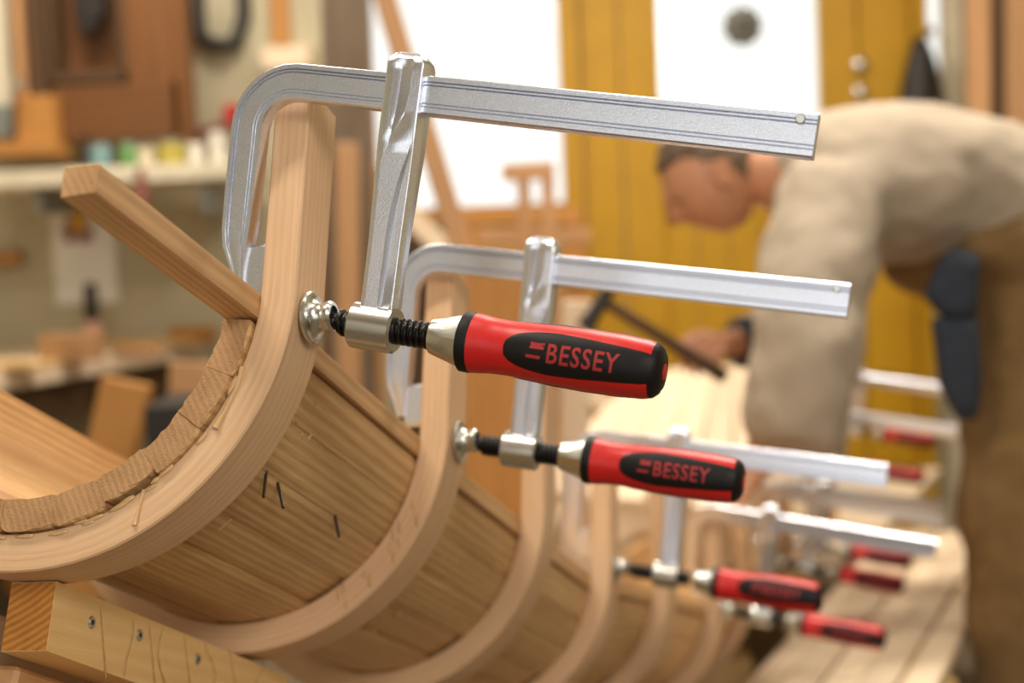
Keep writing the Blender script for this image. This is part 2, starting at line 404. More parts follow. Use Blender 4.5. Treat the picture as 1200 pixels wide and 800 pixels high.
# nails sticking out of the staves, dried glue on the outside
def chute_hit(u, v, rad=RR-TT):
    d = Vector(((u-600)/F, (v-400)/F, 1)); o = -C0
    def loc(P): return P.dot(cr_), -P.dot(cd_), P.dot(ca_)
    od, dd = loc(o), loc(d)
    A = dd[0]**2+dd[1]**2; B = 2*(od[0]*dd[0]+od[1]*dd[1]); Cc = od[0]**2+od[1]**2-rad**2
    disc = B*B-4*A*Cc
    if disc < 0: return None
    t = (-B-math.sqrt(disc))/(2*A); return tuple(od[j]+t*dd[j] for j in range(3))
def outward(r, u): n = Vector((r, u, 0)).normalized(); return n
for (u, v, tilt) in ((318, 549, .25), (328, 562, -.2), (395, 598, -.1)):
    h = chute_hit(u, v)
    n = outward(h[0], h[1]); p0 = Vector(h)-n*.004; p1 = Vector(h)+n*.010+Vector((-.002-tilt*.018, -.016, -.012))
    nl = tube('nail', [chp(0, *p0), chp(0, *p1)], .0011, M['steel'], chute, 8); nl['label'] = 'grey nail sticking out of the staves'
def blobs(name, items, mat, parent):
    vs, fs = [], []
    for c, ax, L, r, nrm in items:
        ax = ax.normalized(); nrm = nrm.normalized(); s = ax.cross(nrm)
        n, m = 8, 5; b = len(vs)
        for i in range(m+1):
            t = i/m; rr = r*math.sin(math.pi*(.08+.84*t))**.6*(.7+.6*t)
            for k in range(n): a = 2*math.pi*k/n; vs.append(c+ax*(t-.5)*L+s*rr*math.cos(a)+nrm*rr*.5*math.sin(a))
        for i in range(m):
            for k in range(n): fs.append((b+i*n+k, b+i*n+(k+1) % n, b+(i+1)*n+(k+1) % n, b+(i+1)*n+k))
        fs.append(tuple(b+k for k in range(n))); fs.append(tuple(b+m*n+k for k in range(n)))
    return tag(mk(name, vs, fs, mat, parent, smooth=True), kind='stuff')
it = []
for k in range(110):
    seg = random.choice([0, 0, 0, 1, 1, 2]); t = R_(random.uniform(-95, -14)); a = random.uniform(WW+.01, LL-.01)
    rad = RR-TT-.0002; n = Vector((math.cos(t), math.sin(t), 0))
    p = chp(seg, rad*n.x, rad*n.y, a); nw = (chp(seg, (rad+.01)*n.x, (rad+.01)*n.y, a)-p)
    down = Vector((0, 0, -1)); tan = down-nw.normalized()*down.dot(nw.normalized()); tan += c2wv(*ca_)*random.uniform(-.5, .6)
    it.append((p, tan, random.uniform(.004, .016), random.uniform(.0009, .0024), nw))
for k in range(16):                                       # squeezed out along the rib and stave joint of the near face
    t = R_(random.uniform(-100, -25)); n = Vector((math.cos(t), math.sin(t), 0)); rad = RR-TT+random.uniform(0, .003)
    p = chp(0, rad*n.x, rad*n.y, -.0004); nw = -c2wv(*ca_); tan = chp(0, rad*n.x-n.y*.01, rad*n.y+n.x*.01, 0)-chp(0, rad*n.x, rad*n.y, 0)
    it.append((p, tan, random.uniform(.006, .016), random.uniform(.001, .0022), nw))
for k in range(14):                                       # runs on the second rib
    t = R_(random.uniform(-62, -20)); n = Vector((math.cos(t), math.sin(t), 0)); rad = RR-random.uniform(.004, .018)
    p = chp(1, rad*n.x, rad*n.y, -.0004); it.append((p, Vector((0, 0, -1)), random.uniform(.008, .02), random.uniform(.001, .0018), -c2wv(*ca_)))
blobs('glue_drip', it, M['glue'], chute)
p0, p1 = chp(0, .142, -.052, -.0003), chp(0, .1275, -.0900, -.0003)
tube('glue_run', [p0, p0.lerp(p1, .3)+Vector((.002, 0, 0)), p0.lerp(p1, .7)+Vector((.001, 0, 0)), p1], [.0022, .0016, .0014, .0024], M['glue'], chute, 8)
p0, p1 = chp(0, .083, -.126, -.0003), chp(0, .079, -.1475, -.0003)
tube('glue_run', [p0, p0.lerp(p1, .5), p1], [.0014, .001, .0018], M['glue'], chute, 8)

# ------------------------------------------------------------------ what carries it
def hexa(name, cs, mat, parent=None, i=0):
    pts = [chp(i, *c) for c in cs]
    return mk(name, pts, [(0, 1, 2, 3), (4, 5, 6, 7), (0, 1, 5, 4), (1, 2, 6, 5), (2, 3, 7, 6), (3, 0, 4, 7)], mat, parent,
              grain=[(c[2], c[0], c[1]) for c in cs])
ub = -RR-.0006
bk = empty('support_block', chp(0, 0, ub-.045, .03)); tag(bk, 'pine support block with screw heads under the near ribs of the chute', 'beam')
A0, A1 = .030, .392
hexa('block_body', [(-.021, ub, A0), (.011, ub, A0), (.010, ub-.043, A0-.001), (-.022, ub-.043, A0-.001), (-.021, ub-.018, A1), (.011, ub-.018, A1), (.010, ub-.066, A1), (-.022, ub-.066, A1)], M['pine'], bk)
eg = hexa('end_grain', [(-.0206, ub-.0005, A0-.0006), (.0106, ub-.0005, A0-.0006), (.0096, ub-.0425, A0-.0016), (-.0216, ub-.0425, A0-.0016), (-.0206, ub-.0005, A0+.001), (.0106, ub-.0005, A0+.001), (.0096, ub-.0425, A0), (-.0216, ub-.0425, A0)], M['pineend'], bk)
eg['label'] = 'orange sawn end grain'
for (u, v) in ((107, 729), (163, 744), (231, 772)):
    d = Vector(((u-600)/F, (v-400)/F, 1)); o = -C0
    t = (.0108-o.dot(cr_))/d.dot(cr_); P = o+d*t; lr, lu, la = P.dot(cr_), -P.dot(cd_), P.dot(ca_)
    ax = c2wv(*cr_); pc = chp(0, lr, lu, la)
    sw = lathe('screw', [(-.002, .0042), (.0006, .0042), (.0012, .0036), (.0012, .0018), (-.0004, .0015)], M['zincs'], bk, pc, ax, 14)
    lathe('screw_recess', [(.0009, .0017), (.0014, .0017)], M['dark'], sw, pc, ax, 6)
g_items = []
for k, (u, v0, v1) in enumerate(((117, 700, 795), (150, 690, 790), (174, 712, 800), (190, 706, 800), (215, 722, 800), (245, 735, 800), (268, 745, 800), (303, 757, 800))):
    pts = []; v0 = max(v0, 680+.327*(u-65)+14)
    for q in range(5):
        vv = v0+(v1-v0)*q/4; uu = u+(6*math.sin(q*.9+k) if k % 2 else q*1.5)
        d = Vector(((uu-600)/F, (vv-400)/F, 1)); o = -C0; t = (.0108-.001*(q/4)-o.dot(cr_))/d.dot(cr_); P = o+d*t
        pts.append(chp(0, .0108, -P.dot(cd_), P.dot(ca_)))
    for q in range(4): g_items.append(((pts[q]+pts[q+1])/2, pts[q+1]-pts[q], (pts[q+1]-pts[q]).length*1.15, .0008, c2wv(*cr_)))
blobs('glue_run', g_items, M['gluedark'], bk)
# timbers below the block, down to the floor
lowp = chp(0, -.006, ub-.047, .16); 
t1 = board('support_timber', chp(0, -.045, ub-.066, .045), chp(0, -.03, ub-.092, .36), .036, .05, M['tan'], None, (0, 0, 1), .003); tag(t1, 'rough tan timber under the pine support block', 'beam')
t2 = board('support_timber', chp(0, -.095, ub-.03, .05), chp(0, -.085, ub-.05, .38), .05, .045, M['pale'], None, (0, 0, 1), .003); tag(t2, 'pale timber end left of the pine support block', 'beam')
t3 = board('trestle_beam', chp(0, -.16, ub-.118, .075)+Vector((0,0,0)), chp(0, .12, ub-.118, .075), .06, .05, M['pine'], None, (0, 0, 1), .003); tag(t3, 'pine cross timber carrying the blocks under the near end', 'beam')
for s, (r, nm) in enumerate(((-.13, 'left'), (.09, 'right'))):
    p = chp(0, r, ub-.15, .075)
    tag(bar('trestle_post', (p.x-.03, p.y-.03, 0), (p.x+.03, p.y+.03, p.z), M['pine']), 'upright pine post under the %s end of the near cross timber' % nm, 'post')
for i, nm in ((4, 'middle'), (7, 'far')):
    p = chp(i, 0, -RR-.002, .02); h = p.z
    st = empty('chute_stand', (p.x, p.y, 0)); tag(st, 'wooden stand on two legs under the %s ribs of the chute' % nm, 'stand')
    board('stand_beam', p+Vector((-.17, .0, -.05)), p+Vector((.11, 0, -.05)), .06, .08, M['pine'], st, (0, 0, 1))
    for s in (-.14, .08): board('leg', (p.x+s, p.y, h-.075), (p.x+s, p.y, 0), .05, .05, M['pine'], st, (0, 1, 0))

for i, nm in ((9, 'lower'), (10, 'upper')):
    q0, q1 = chp(i, RR-TT/2, UT-.002, WW/2), chp(i, RR-TT/2, -.1, WW/2); q1 = Vector((q1.x, q1.y, .3705))
    tag(board('clamped_board', q0, q1, WW, TT, M['tan'], None, tuple(c2wv(*ca_)), .002), 'tan upright board held by the %s of the two far clamps' % nm, 'board')

# ------------------------------------------------------------------ clamps
mm = .001
def L3(p): return (p[0]*mm, p[1]*mm, p[2]*mm)
def frame_mat(i, extra=0.0, da=0.0, dup=0.0):
    c, r, d, a = frames[i]
    # each clamp hangs a little forward: turned on its rib as measured on the nearest one
    x0 = r*.97907+d*.20119+a*.0308; y0 = -(r*-.2025+d*.94759+a*.2471); z = r*.02053+d*-.24817+a*.9685
    x = x0*math.cos(extra)+y0*math.sin(extra); y = -x0*math.sin(extra)+y0*math.cos(extra)
    X_, Y_, Z_ = c2wv(*x), c2wv(*y), c2wv(*z); p = chp(i, RR+.0006, USP+dup, .0215+da)
    # x, y, z form a left-handed triple in this order when z points away: flip z
    if X_.cross(Y_).dot(Z_) < 0: Z_ = -Z_
    m = Matrix.Identity(4)
    for k in range(3): m[k][0], m[k][1], m[k][2], m[k][3] = X_[k], Y_[k], Z_[k], p[k]
    return m
# local axes: x towards the handle, y up to the rail, +z towards the viewer's side of the rib
def make_clamp():
    t = empty('bar_clamp')
    # rail: grooved profile swept along bar, bend and fixed arm
    path = [(293.5-k*29, 145.5+k*.03, 12.9-k*.12, 6.2) for k in range(12)]; path = [q for q in path if q[0] > -30]
    cx, cy, Rb = -31.6, 115.8, 30
    for k in range(0, 12):
        a = R_(90+93.6*k/11); path.append((cx+Rb*math.cos(a), cy+Rb*math.sin(a), 11.6-.6*k/11, 6.2+.6*k/11))
    x, y = path[-1][:2]
    for yy, hw, th in ((100, 11, 6.8), (75, 10.8, 6.8), (48, 10.2, 6.8), (38, 9, 6.3), (30, 6.5, 5.6), (22, 4.5, 5), (14, 3.5, 4.6)):
        path.append((x+(y-yy)*.063+(5 if yy < 40 else 0)*(40-yy)/26, yy, hw, th))
    rings = []
    for i, (x, y, hw, th) in enumerate(path):
        x0, y0 = path[max(i-1, 0)][:2]; x1, y1 = path[min(i+1, len(path)-1)][:2]
        tx, ty = x1-x0, y1-y0; l = math.hypot(tx, ty); nx, ny = ty/l, -tx/l            # left of travel direction = outside
        f = 1 if y > 42 or x > -40 else .3
        prof = [(1, .75), (.93, 1), (.70, 1), (.665, .74*f+1-f), (.62, .97), (.53, .97), (.49, .72*f+1-f), (.45, .93), (-.42, .93), (-.46, .76*f+1-f), (-.5, .96), (-.6, .96), (-.64, .8), (-.68, 1), (-.93, 1), (-1, .75)]
        full = [(v*hw, z*th) for v, z in prof] + [(v*hw, -z*th) for v, z in reversed(prof)]
        rings.append([L3((x+nx*v, y+ny*v, z)) for v, z in full])
    vs, fs = loft(rings)
    mk('rail', vs, fs, M['zinc'], t, True, smooth=25)
    lathe('rail_stop', [(-.0082, .001), (-.0082, .0024), (-.0076, .003), (.0076, .003), (.0082, .0024), (.0082, .001)], M['zincs'], t, L3((284, 153.6, 0)), (0, 0, 1), 10, True)
    # anvil at the end of the fixed arm, turned flat against the rib
    ang = -AL; dx, dy = math.cos(ang), math.sin(ang)
    vs, fs = box_vf(.020, .034, .010, .003)
    P = Vector(L3((-41.3, 24, -2.5)))
    mk('anvil', [P+Vector((v.x*dx-v.y*dy, v.x*dy+v.y*dx, v.z)) for v in vs], fs, M['zinc'], t, True, smooth=25)
    # sliding arm: forged, fluted
    rings = []
    lo_ = (-.6, -.5, -.4)
    for y, hw, hd, s1, s2, s3, sr, b1, b2, b3, br in (
            (11, 12, 8.5, *lo_, 0, .05, .22, .66, 0), (16, 12, 8.5, *lo_, 0, .05, .22, .66, 3.2), (40, 11.9, 8.5, *lo_, 0, .05, .22, .66, 4), (58, 12.1, 8.8, *lo_, 0, .06, .23, .68, 4),
            (72, 12.5, 9.2, *lo_, 0, .13, .29, .70, 3.9), (85, 12.9, 9.6, *lo_, 0, .26, .40, .74, 3.6), (97, 13.2, 10, *lo_, 0, .44, .55, .78, 2.9), (107, 13.6, 10.6, -.5, -.4, -.3, 0, .64, .70, .80, 1.6), (113, 13.7, 11, -.38, -.33, -.28, 0, .74, .77, .81, .4),
            (117, 13.7, 11.2, -.36, -.31, -.24, .5, .76, .78, .81, 0), (124, 13.7, 11.4, -.40, -.28, -.06, 1.8, .76, .78, .81, 0), (134, 13.7, 11.5, -.42, -.24, .2, 3, .76, .78, .81, 0), (145, 13.7, 11.5, -.42, -.2, .3, 3.2, .76, .78, .81, 0), (158, 13.7, 11.5, -.42, -.2, .3, 3.2, .76, .78, .81, 0),
            (163, 13.7, 11.5, -.42, -.2, .3, 1.8, .76, .78, .81, 0), (166, 12.8, 10.5, -.42, -.2, .3, .4, .76, .78, .81, 0), (169.5, 9.5, 7.5, -.42, -.2, .3, 0, .76, .78, .81, 0), (171, 6, 4, -.42, -.2, .3, 0, .76, .78, .81, 0)):
        xc = 41+(46-41)*(165-y)/150
        front = [(-1, .45*hd), (-.86, hd*.95), (-.78, hd), (s1, hd), (s2, hd-sr), (s3, hd-sr*.8), (min(s3+.14, b1-.03), hd), (b1, hd), (b2, hd-br), (b3, hd-br), (.84, hd), (.88, hd*.97), (1, .45*hd)]
        ring = [(xc+v*hw, z) for v, z in front] + [(xc+v*hw, -z) for v, z in reversed(front)]
        rings.append([L3((x, y, z)) for x, z in ring])
    vs, fs = loft(rings); mk('sliding_arm', vs, fs, M['zinc'], t, True, smooth=35)
    lathe('spindle_nut', [(29.5*mm, .0095), (29.5*mm, .0128), (31*mm, .0145), (57.5*mm, .0145), (59*mm, .0128), (59*mm, .0095)], M['zincs'], t, (0, 0, 0), (1, 0, 0), 28, True)
    # spindle with a trapezoid thread
    n = 20; pitch = 4.0; rings = []
    x = 19.0
    prof = [(9, 5), (16.5, 5), (19, 5.2), (21, 7.3)]
    rings = [[L3((px, pr*math.cos(2*math.pi*k/n), pr*math.sin(2*math.pi*k/n))) for k in range(n)] for px, pr in prof]
    x = 21.6
    while x < 88:
        ring = []
        for k in range(n):
            ph = (x/pitch - k/n) % 1; tr = max(0, min(1, 2.6-abs(ph-.5)*7.2)); r = 6.7+1.75*tr
            ring.append(L3((x, r*math.cos(2*math.pi*k/n), r*math.sin(2*math.pi*k/n))))
        rings.append(ring); x += pitch/8
    vs, fs = loft(rings); mk('spindle', vs, fs, M['blacksteel'], t, True, smooth=40)
    pa = Vector((math.cos(ang), math.sin(ang), 0))
    lathe('swivel_pad', [(0, .0160), (.0008, .0168), (.0024, .0168), (.0034, .0158), (.0036, .0135), (.0055, .0105), (.0085, .0088), (.011, .0090), (.0128, .0097), (.0150, .0098), (.0166, .0085), (.0166, .0066), (.013, .006)], M['zincs'], t, (0, 0, 0), pa, 32, True)
    # ferrule with eight flats
    rings = []
    for x, r, fl in ((85.5, 8.8, 0), (86.5, 10.6, .0), (88, 11.2, .2), (97, 13.6, 1), (104, 15.6, 1), (107.5, 16.4, .6)):
        rings.append([L3((x, rr*math.cos(a), rr*math.sin(a))) for k in range(32) for a in [2*math.pi*k/32] for rr in [r*(1-fl*.075*abs(math.sin(4*a)))]])
    vs, fs = loft(rings); mk('ferrule', vs, fs, M['zincs'], t, True, smooth=30)
    def rad(x):
        pts = [(107, 18.3), (112, 18.4), (118, 17.9), (127, 16.8), (138, 16.5), (150, 17.2), (168, 18.2), (185, 18.6), (205, 18.3), (220, 17.4), (226, 16.2), (229.5, 13.8), (231, 10.5)]
        for (xa, ra), (xb, rb) in zip(pts, pts[1:]):
            if xa <= x <= xb:
                k = (x-xa)/(xb-xa); return ra+(rb-ra)*(k*k*(3-2*k)*.5+k*.5)
        return pts[-1][1]
    xs = [114+k*3 for k in range(38)]+[227.5, 229, 230.2, 231]
    hb = lathe('handle', [(x*mm, rad(x)*mm) for x in xs], M['red'], t, (0, 0, 0), (1, 0, 0), 48, True, 60)
    lathe('collar', [(106.5*mm, .015), (106.5*mm, .0172), (107.5*mm, .0184), (113*mm, .0185), (114.6*mm, .0180)], M['black'], hb, (0, 0, 0), (1, 0, 0), 40, True)
    lathe('end_cap', [(x*mm, (rad(x)+.25)*mm) for x in (225.2, 227, 228.5, 229.8, 230.6)]+[(231.3*mm, .0106), (231.5*mm, .0045)], M['black'], hb, (0, 0, 0), (1, 0, 0), 40, True, 50)
    lathe('end_dot', [(231.2*mm, .0048), (231.9*mm, .0048), (232.2*mm, .004)], M['red'], hb, (0, 0, 0), (1, 0, 0), 24, True)
    def surf(x, phi, off):
        r = (rad(x)+off)*mm; return (x*mm, r*math.sin(phi), r*math.cos(phi))
    for phi0 in (R_(0), R_(120), R_(238)):
        x0, x1, nx, nt = 137.0, 226.6, 44, 14; rings = []
        for i in range(nx+1):
            s = i/nx; x = x0+(x1-x0)*(s**1.25)
            wd = R_(46)*min(1, (1-(1-min(1, s/.42))**2.0)**.5 if s < .42 else 1)*(1-.5*max(0, s-.45))
            rings.append([surf(x, phi0+wd*(2*j/nt-1), (.32 if 0 < j < nt else -.15)*(1 if 0 < i else -.4)) for j in range(nt+1)])
        vs, fs = loft(rings, closed=False, cap=False); mk('grip_inlay', vs, fs, M['black'], hb, True, smooth=60)
    # lettering on the inlay that faces out: the two bars of the emblem and the maker's word
    cu_ = bpy.data.curves.new('lettering', 'FONT'); cu_.body = 'BESSEY'; cu_.size = 16; cu_.offset = .28; cu_.space_character = 1.12; cu_.resolution_u = 3
    tmp = bpy.data.objects.new('tmp', cu_); COL.objects.link(tmp)
    bpy.context.view_layer.update()
    me = bpy.data.meshes.new_from_object(tmp.evaluated_get(bpy.context.evaluated_depsgraph_get()))
    bpy.data.objects.remove(tmp)
    bm = bmesh.new(); bm.from_mesh(me); bmesh.ops.triangulate(bm, faces=bm.faces)
    for _ in range(2): bmesh.ops.subdivide_edges(bm, edges=[e for e in bm.edges if e.calc_length() > 1.6], cuts=1); bmesh.ops.triangulate(bm, faces=bm.faces)
    bm.verts.ensure_lookup_table()
    wtx = max(v.co.x for v in bm.verts); vs = []
    def wrap(tx, ty): return surf(tx, R_(1)+(ty-5.6)/18.2, .42)
    for v in bm.verts: vs.append(wrap(164+v.co.x/wtx*44+v.co.y*.02, v.co.y))
    fs = [[v.index for v in f.verts] for f in bm.faces]; bm.free()
    for (xa, xb, ya, yb) in ((152.8, 161.6, 7.0, 11.2), (151.6, 160.6, 1.2, 3.2)):
        b = len(vs); nn = 4
        for i in range(nn+1):
            tx = xa+(xb-xa)*i/nn
            vs += [wrap(tx+.1*ya, ya+(.0 if ya > 5 else .0)), wrap(tx+.1*yb, yb-(.5*math.sin(math.pi*i/nn) if ya > 5 else 0))]
        for i in range(nn): fs.append([b+2*i, b+2*i+2, b+2*i+3, b+2*i+1])
    mk('lettering', vs, fs, M['redprint'], hb, True)
    return t
proto = make_clamp()
ARM = ('sliding_arm', 'spindle_nut'); GRIP = ('handle', 'ferrule')
def copy_tree(o, parent=None):
    c = o.copy(); COL.objects.link(c); c.parent = parent
    for ch in list(o.children): copy_tree(ch, c)
    return c
def place(o, label, i, extra=0., arm=0., grip=0., da=0., dup=0., spin=0.):
    o.matrix_world = frame_mat(i, extra, da, dup)
    tag(o, label, 'clamp', 'bar clamps along the chute')
    for ch in o.children:
        nm = ch.name.split('.')[0]
        if nm in ARM: ch.location = (arm*mm, 0, 0)
        if nm in GRIP: ch.location = (grip*mm, 0, 0)
        if nm == 'handle': ch.rotation_euler = (spin, 0, 0)
specs = [('silver bar clamp with red and black handle on the nearest rib', 0, -.010, 0, -4, 0, 0, 0),
         ('silver bar clamp with red and black handle on the second rib', 1, .02, 9, 0, .0037, .011, R_(-4)),
         ('silver bar clamp with red handle third from the camera, its rail end overlapping the grey trousers', 3, .03, 16, 8, .003, .022, R_(-8)),
         ('blurred bar clamp low on the chute, its red handle lowest in the photo', 5, .0, 12, 8, 0, 0, R_(-5)),
         ('blurred bar clamp with lower of two small red handles above the long boards', 7, -.02, 10, 8, 0, 0, R_(-20)),
         ('blurred bar clamp with upper of two small red handles above the long boards', 8, .02, 10, 8, 0, 0, R_(-30)),
         ('far bar clamp with rail beside the kneeling-height trouser leg, lower of two', 9, .02, 8, 8, 0, .0, 0),
         ('farthest bar clamp, topmost rail in front of the yellow door planks', 10, .02, 8, 8, 0, .0, 0)]
specs[2] = ('silver bar clamp third from the camera, its rail ending beside the brown trousers',) + specs[2][1:]
specs[6] = ('far bar clamp before the yellow door, lower of the two far rails',) + specs[6][1:]
clones = [proto]+[copy_tree(proto) for _ in specs[1:]]
for o, s in zip(clones, specs): place(o, s[0], s[1], s[2], s[3], s[4], s[5], s[6], s[7])

# ------------------------------------------------------------------ the workshop behind
def atz(u, v, z):
    d = c2wv((u-600)/F, (v-400)/F, 1.0); t = (z-EYE.z)/d.z; return EYE+d*t
def thing(o, label, cat, group=None): return tag(o, label, cat, group)
# wall cabinet with an open front
ZC = 4.7
cb = empty('tool_cabinet', at(130, 165, ZC)); thing(cb, 'brown wooden tool cabinet hanging on the wall at upper left', 'cabinet')
prect('back_panel', -20, -120, 214, 164, ZC+.14, .02, M['brown'], cb)
prect('side_panel', 46, -120, 62, 164, ZC, .14, M['darkwood'], cb)  # dark wood paints in the shadow at the recess's left side
prect('side_panel', 203, -120, 214, 164, ZC, .14, M['brown'], cb)
prect('door_panel', 62, 99, 203, 163, ZC-.004, .02, M['brown'], cb)
prect('door_panel', 143, -120, 203, 97, ZC-.002, .02, M['brown'], cb)
prect('shelf', 62, 84, 143, 97, ZC-.01, .14, M['darkwood'], cb)  # dark wood of this and the divider paints in the recess shadow
prect('divider', 134, -120, 143, 84, ZC-.004, .14, M['darkwood'], cb)
tl = empty('hand_plane', at(102, 36, ZC+.06)); thing(tl, 'black hand plane hanging in the open cabinet', 'plane')
prect('plane_body', 86, -60, 120, 22, ZC+.05, .06, M['dark'], tl); prect('plane_handle', 92, 22, 114, 36, ZC+.06, .03, M['dark'], tl)
fr = empty('frame_rack', at(25, 170, ZC-.1)); thing(fr, 'wooden rack with a pale board at the left edge of the photo', 'rack')
prect('rack_post', 14, -120, 24, 165, ZC-.1, .04, M['tan'], fr); prect('rack_post', 28, -120, 46, 110, ZC-.08, .03, M['darkwood'], fr)
prect('rack_box', 18, 112, 62, 165, ZC-.12, .1, M['orange'], fr); prect('rack_shelf', -40, 165, 64, 184, ZC-.14, .2, M['orange'], fr)
prect('pale_board', -40, -40, 10, 124, ZC-.06, .02, M['cream'], fr); prect('dark_board', -40, 124, 14, 162, ZC-.07, .02, M['greyg'], fr)
kn = at(26, 100, ZC-.13); lathe('rack_knob', [(0, .008), (.02, .012), (.03, .02), (.045, .012)], M['zincs'], fr, kn, (0, -1, 0), 14)
# shelf with tins and cups
sh = empty('wall_shelf', at(130, 208, ZC)); thing(sh, 'long pale grey wall shelf carrying tins below the cabinet', 'shelf')
prect('shelf_board', -60, 196, 276, 216, ZC-.12, .62, M['cream'], sh)
for u in (40, 235): prect('shelf_bracket', u, 216, u+8, 250, ZC-.06, .4, M['greyg'], sh)
zs = at(130, 196, ZC-.12).z
def tin(name, u0, u1, h, mat, label, cat='tin', Z=ZC, prof=None, n=18):
    p = at((u0+u1)/2, 196, Z); p.z = zs+.0005; r = (u1-u0)/2/F*Z; H = h/F*Z
    t = empty(name, p); thing(t, label, cat)
    pr = prof(r, H) if prof else [(0, r*.97), (.006, r), (H*.9, r), (H*.92, r*.96)]
    lathe('body', pr, mat, t, p, (0, 0, 1), n)
    if not prof: lathe('lid', [(H*.9, r*1.02), (H, r*1.02), (H*1.02, r*.9)], M['greyg'], t, p, (0, 0, 1), n)
    return t
cup = lambda r, H: [(0, r*.75), (H*.1, r*.8), (H, r), (H*1.0, r*.93), (H*.12, r*.72)]
tin('teal_tin', 106, 131, 30, M['teal'], 'teal tin leftmost on the wall shelf')
tin('green_tin', 141, 162, 30, M['tingreen'], 'small green tin beside the teal tin on the shelf')
tin('paper_pot', 160, 183, 24, M['cream'], 'cream pot between the green tin and the olive yellow tin', 'pot', prof=cup)
tin('olive_tin', 186, 218, 30, M['tinyellow'], 'olive yellow tin on the wall shelf')
tin('white_cup', 220, 240, 26, M['white'], 'white cup just right of the olive yellow tin', 'cup', prof=cup)
tin('white_cup', 246, 268, 38, M['white'], 'taller white cup at the right end of the shelf', 'cup', prof=cup)
tin('dark_bottle', 98, 108, 44, M['dark'], 'narrow dark bottle at the left of the teal tin', 'bottle', prof=lambda r, H: [(0, r), (H*.6, r), (H*.75, r*.45), (H, r*.45)])
# things on the wall
q = prect('paper_sheet', 238, 62, 268, 128, YB-.02, .012, M['cream']); thing(q, 'cream paper sheet pinned to the wall', 'paper')
p = at(236, 0, YB-.08)
hk_ = tube('hanging_hose', [at(232, -60, YB-.08), at(232, 20, YB-.08), at(236, 46, YB-.1), at(256, 54, YB-.12), at(276, 50, YB-.1), at(286, 20, YB-.08), at(284, -60, YB-.08)], .026, M["dark"], None, 12); thing(hk_, 'dark loop of hose hanging on the wall', 'hose')
q = prect('red_box', 262, 122, 280, 146, YB-.12, .1, M['redtin']); thing(q, 'bright red box on the wall beside the near clamp', 'box')
q = prect('maroon_rail', 222, 148, 262, 158, YB-.1, .08, M['maroon']); thing(q, 'maroon rail on the wall under the red box', 'rail')
t = empty('hanging_brush', at(164, 236, ZC-.16)); thing(t, 'maroon brush hanging from the wall shelf', 'brush')
prect('brush_handle', 160, 196, 169, 226, ZC-.15, .015, M['maroon'], t); prect('brush_head', 156, 224, 173, 238, ZC-.155, .025, M['maroon'], t)
q = prect('lumber_board', 314, -80, 337, 52, YB-.1, .05, M['orange']); thing(q, 'orange board standing high against the wall, left of the green panel', 'board')
q = prect('painted_board', 337, -80, 371, 54, YB-.06, .03, M['green']); thing(q, 'sage green panel high on the wall', 'panel')
q = prect('peach_box', 306, 54, 362, 80, YB-.2, .18, M['pale']); thing(q, 'pale peach box under the green panel', 'box')
# white board with tools, left of the bench
q = prect('pin_board', 62, 240, 136, 356, YB-.03, .02, M['white']); thing(q, 'white panel hung on the wall above the bench', 'panel')
t = empty('yellow_level', at(88, 282, YB-.075)); thing(t, 'yellow tool with maroon ends hanging on the white panel', 'tool')
prect('tool_body', 80, 222, 98, 272, YB-.075, .03, M['toolyellow'], t); prect('tool_end', 74, 258, 84, 284, YB-.078, .03, M['maroon'], t); prect('tool_end', 92, 270, 104, 284, YB-.078, .03, M['maroon'], t)
q = prect('orange_strip', -30, 295, 22, 312, YB-.08, .06, M['orange']); thing(q, 'short orange strip of wood on the wall at the left edge', 'board')
# bench
zt = .80
pf0, pf1 = atz(-70, 446, zt), atz(262, 394, zt)
ex = (pf1-pf0).normalized(); ey = Vector((-ex.y, ex.x, 0))
bn = empty('workbench', (pf0.x, pf0.y, 0)); thing(bn, 'workbench with a pale top left of the chute', 'bench')
def bpt(s, d, h): return pf0+ex*s+ey*d+Vector((0, 0, h))
BL = (pf1-pf0).length
board('bench_top', bpt(0, .3, -.028), bpt(BL, .3, -.028), .6, .056, M['pale'], bn, tuple(ey))
board('apron', bpt(.02, .07, -.12), bpt(BL-.02, .07, -.12), .03, .12, M['darkwood'], bn, tuple(ey))
for s in (.06, BL*.62, BL-.06):
    for d in (.1, .5): board('leg', bpt(s, d, -.06), bpt(s, d, -zt), .07, .07, M['orange'] if s > .1 else M['darkwood'], bn, tuple(ey))
board('lower_shelf', bpt(.05, .3, -.5), bpt(BL-.05, .3, -.5), .45, .03, M['darkwood'], bn, tuple(ey))
def onb(u, v): return atz(u, v, zt+.0004)
def block(name, u0, u1, v, h, dpt, mat, label, cat, rot=0):
    a, b = onb(u0, v), onb(u1, v); d = (b-a).normalized(); H = h/F*((a+b)/2-EYE).length
    y = Vector((-d.y, d.x, 0)); c0, c1 = a+y*dpt/2+Vector((0, 0, H/2)), b+y*dpt/2+Vector((0, 0, H/2))
    o = board(name, c0, c1, dpt, H, mat, None, tuple(y)); return thing(o, label, cat)
block('wood_block', 46, 96, 424, 30, .1, M['tan'], 'brown wooden block on the left of the bench', 'block')
block('yellow_rule', 98, 215, 404, 6, .06, M['pine'], 'long yellow rule lying on the bench', 'rule')
block('offcut', 132, 176, 418, 12, .05, M['tan'], 'thin brown offcut in front of the yellow rule', 'offcut')
block('offcut', 198, 238, 402, 18, .07, M['orange'], 'brown offcut at the right end of the bench', 'offcut')
block('pale_strip', -30, 36, 434, 8, .12, M['pine'], 'pale yellow strip at the left edge of the bench', 'strip')
p = onb(110, 408); H = 74/F*(p-EYE).length
t = empty('chisel', p); thing(t, 'tool with black grip and pink base standing on the bench', 'tool')
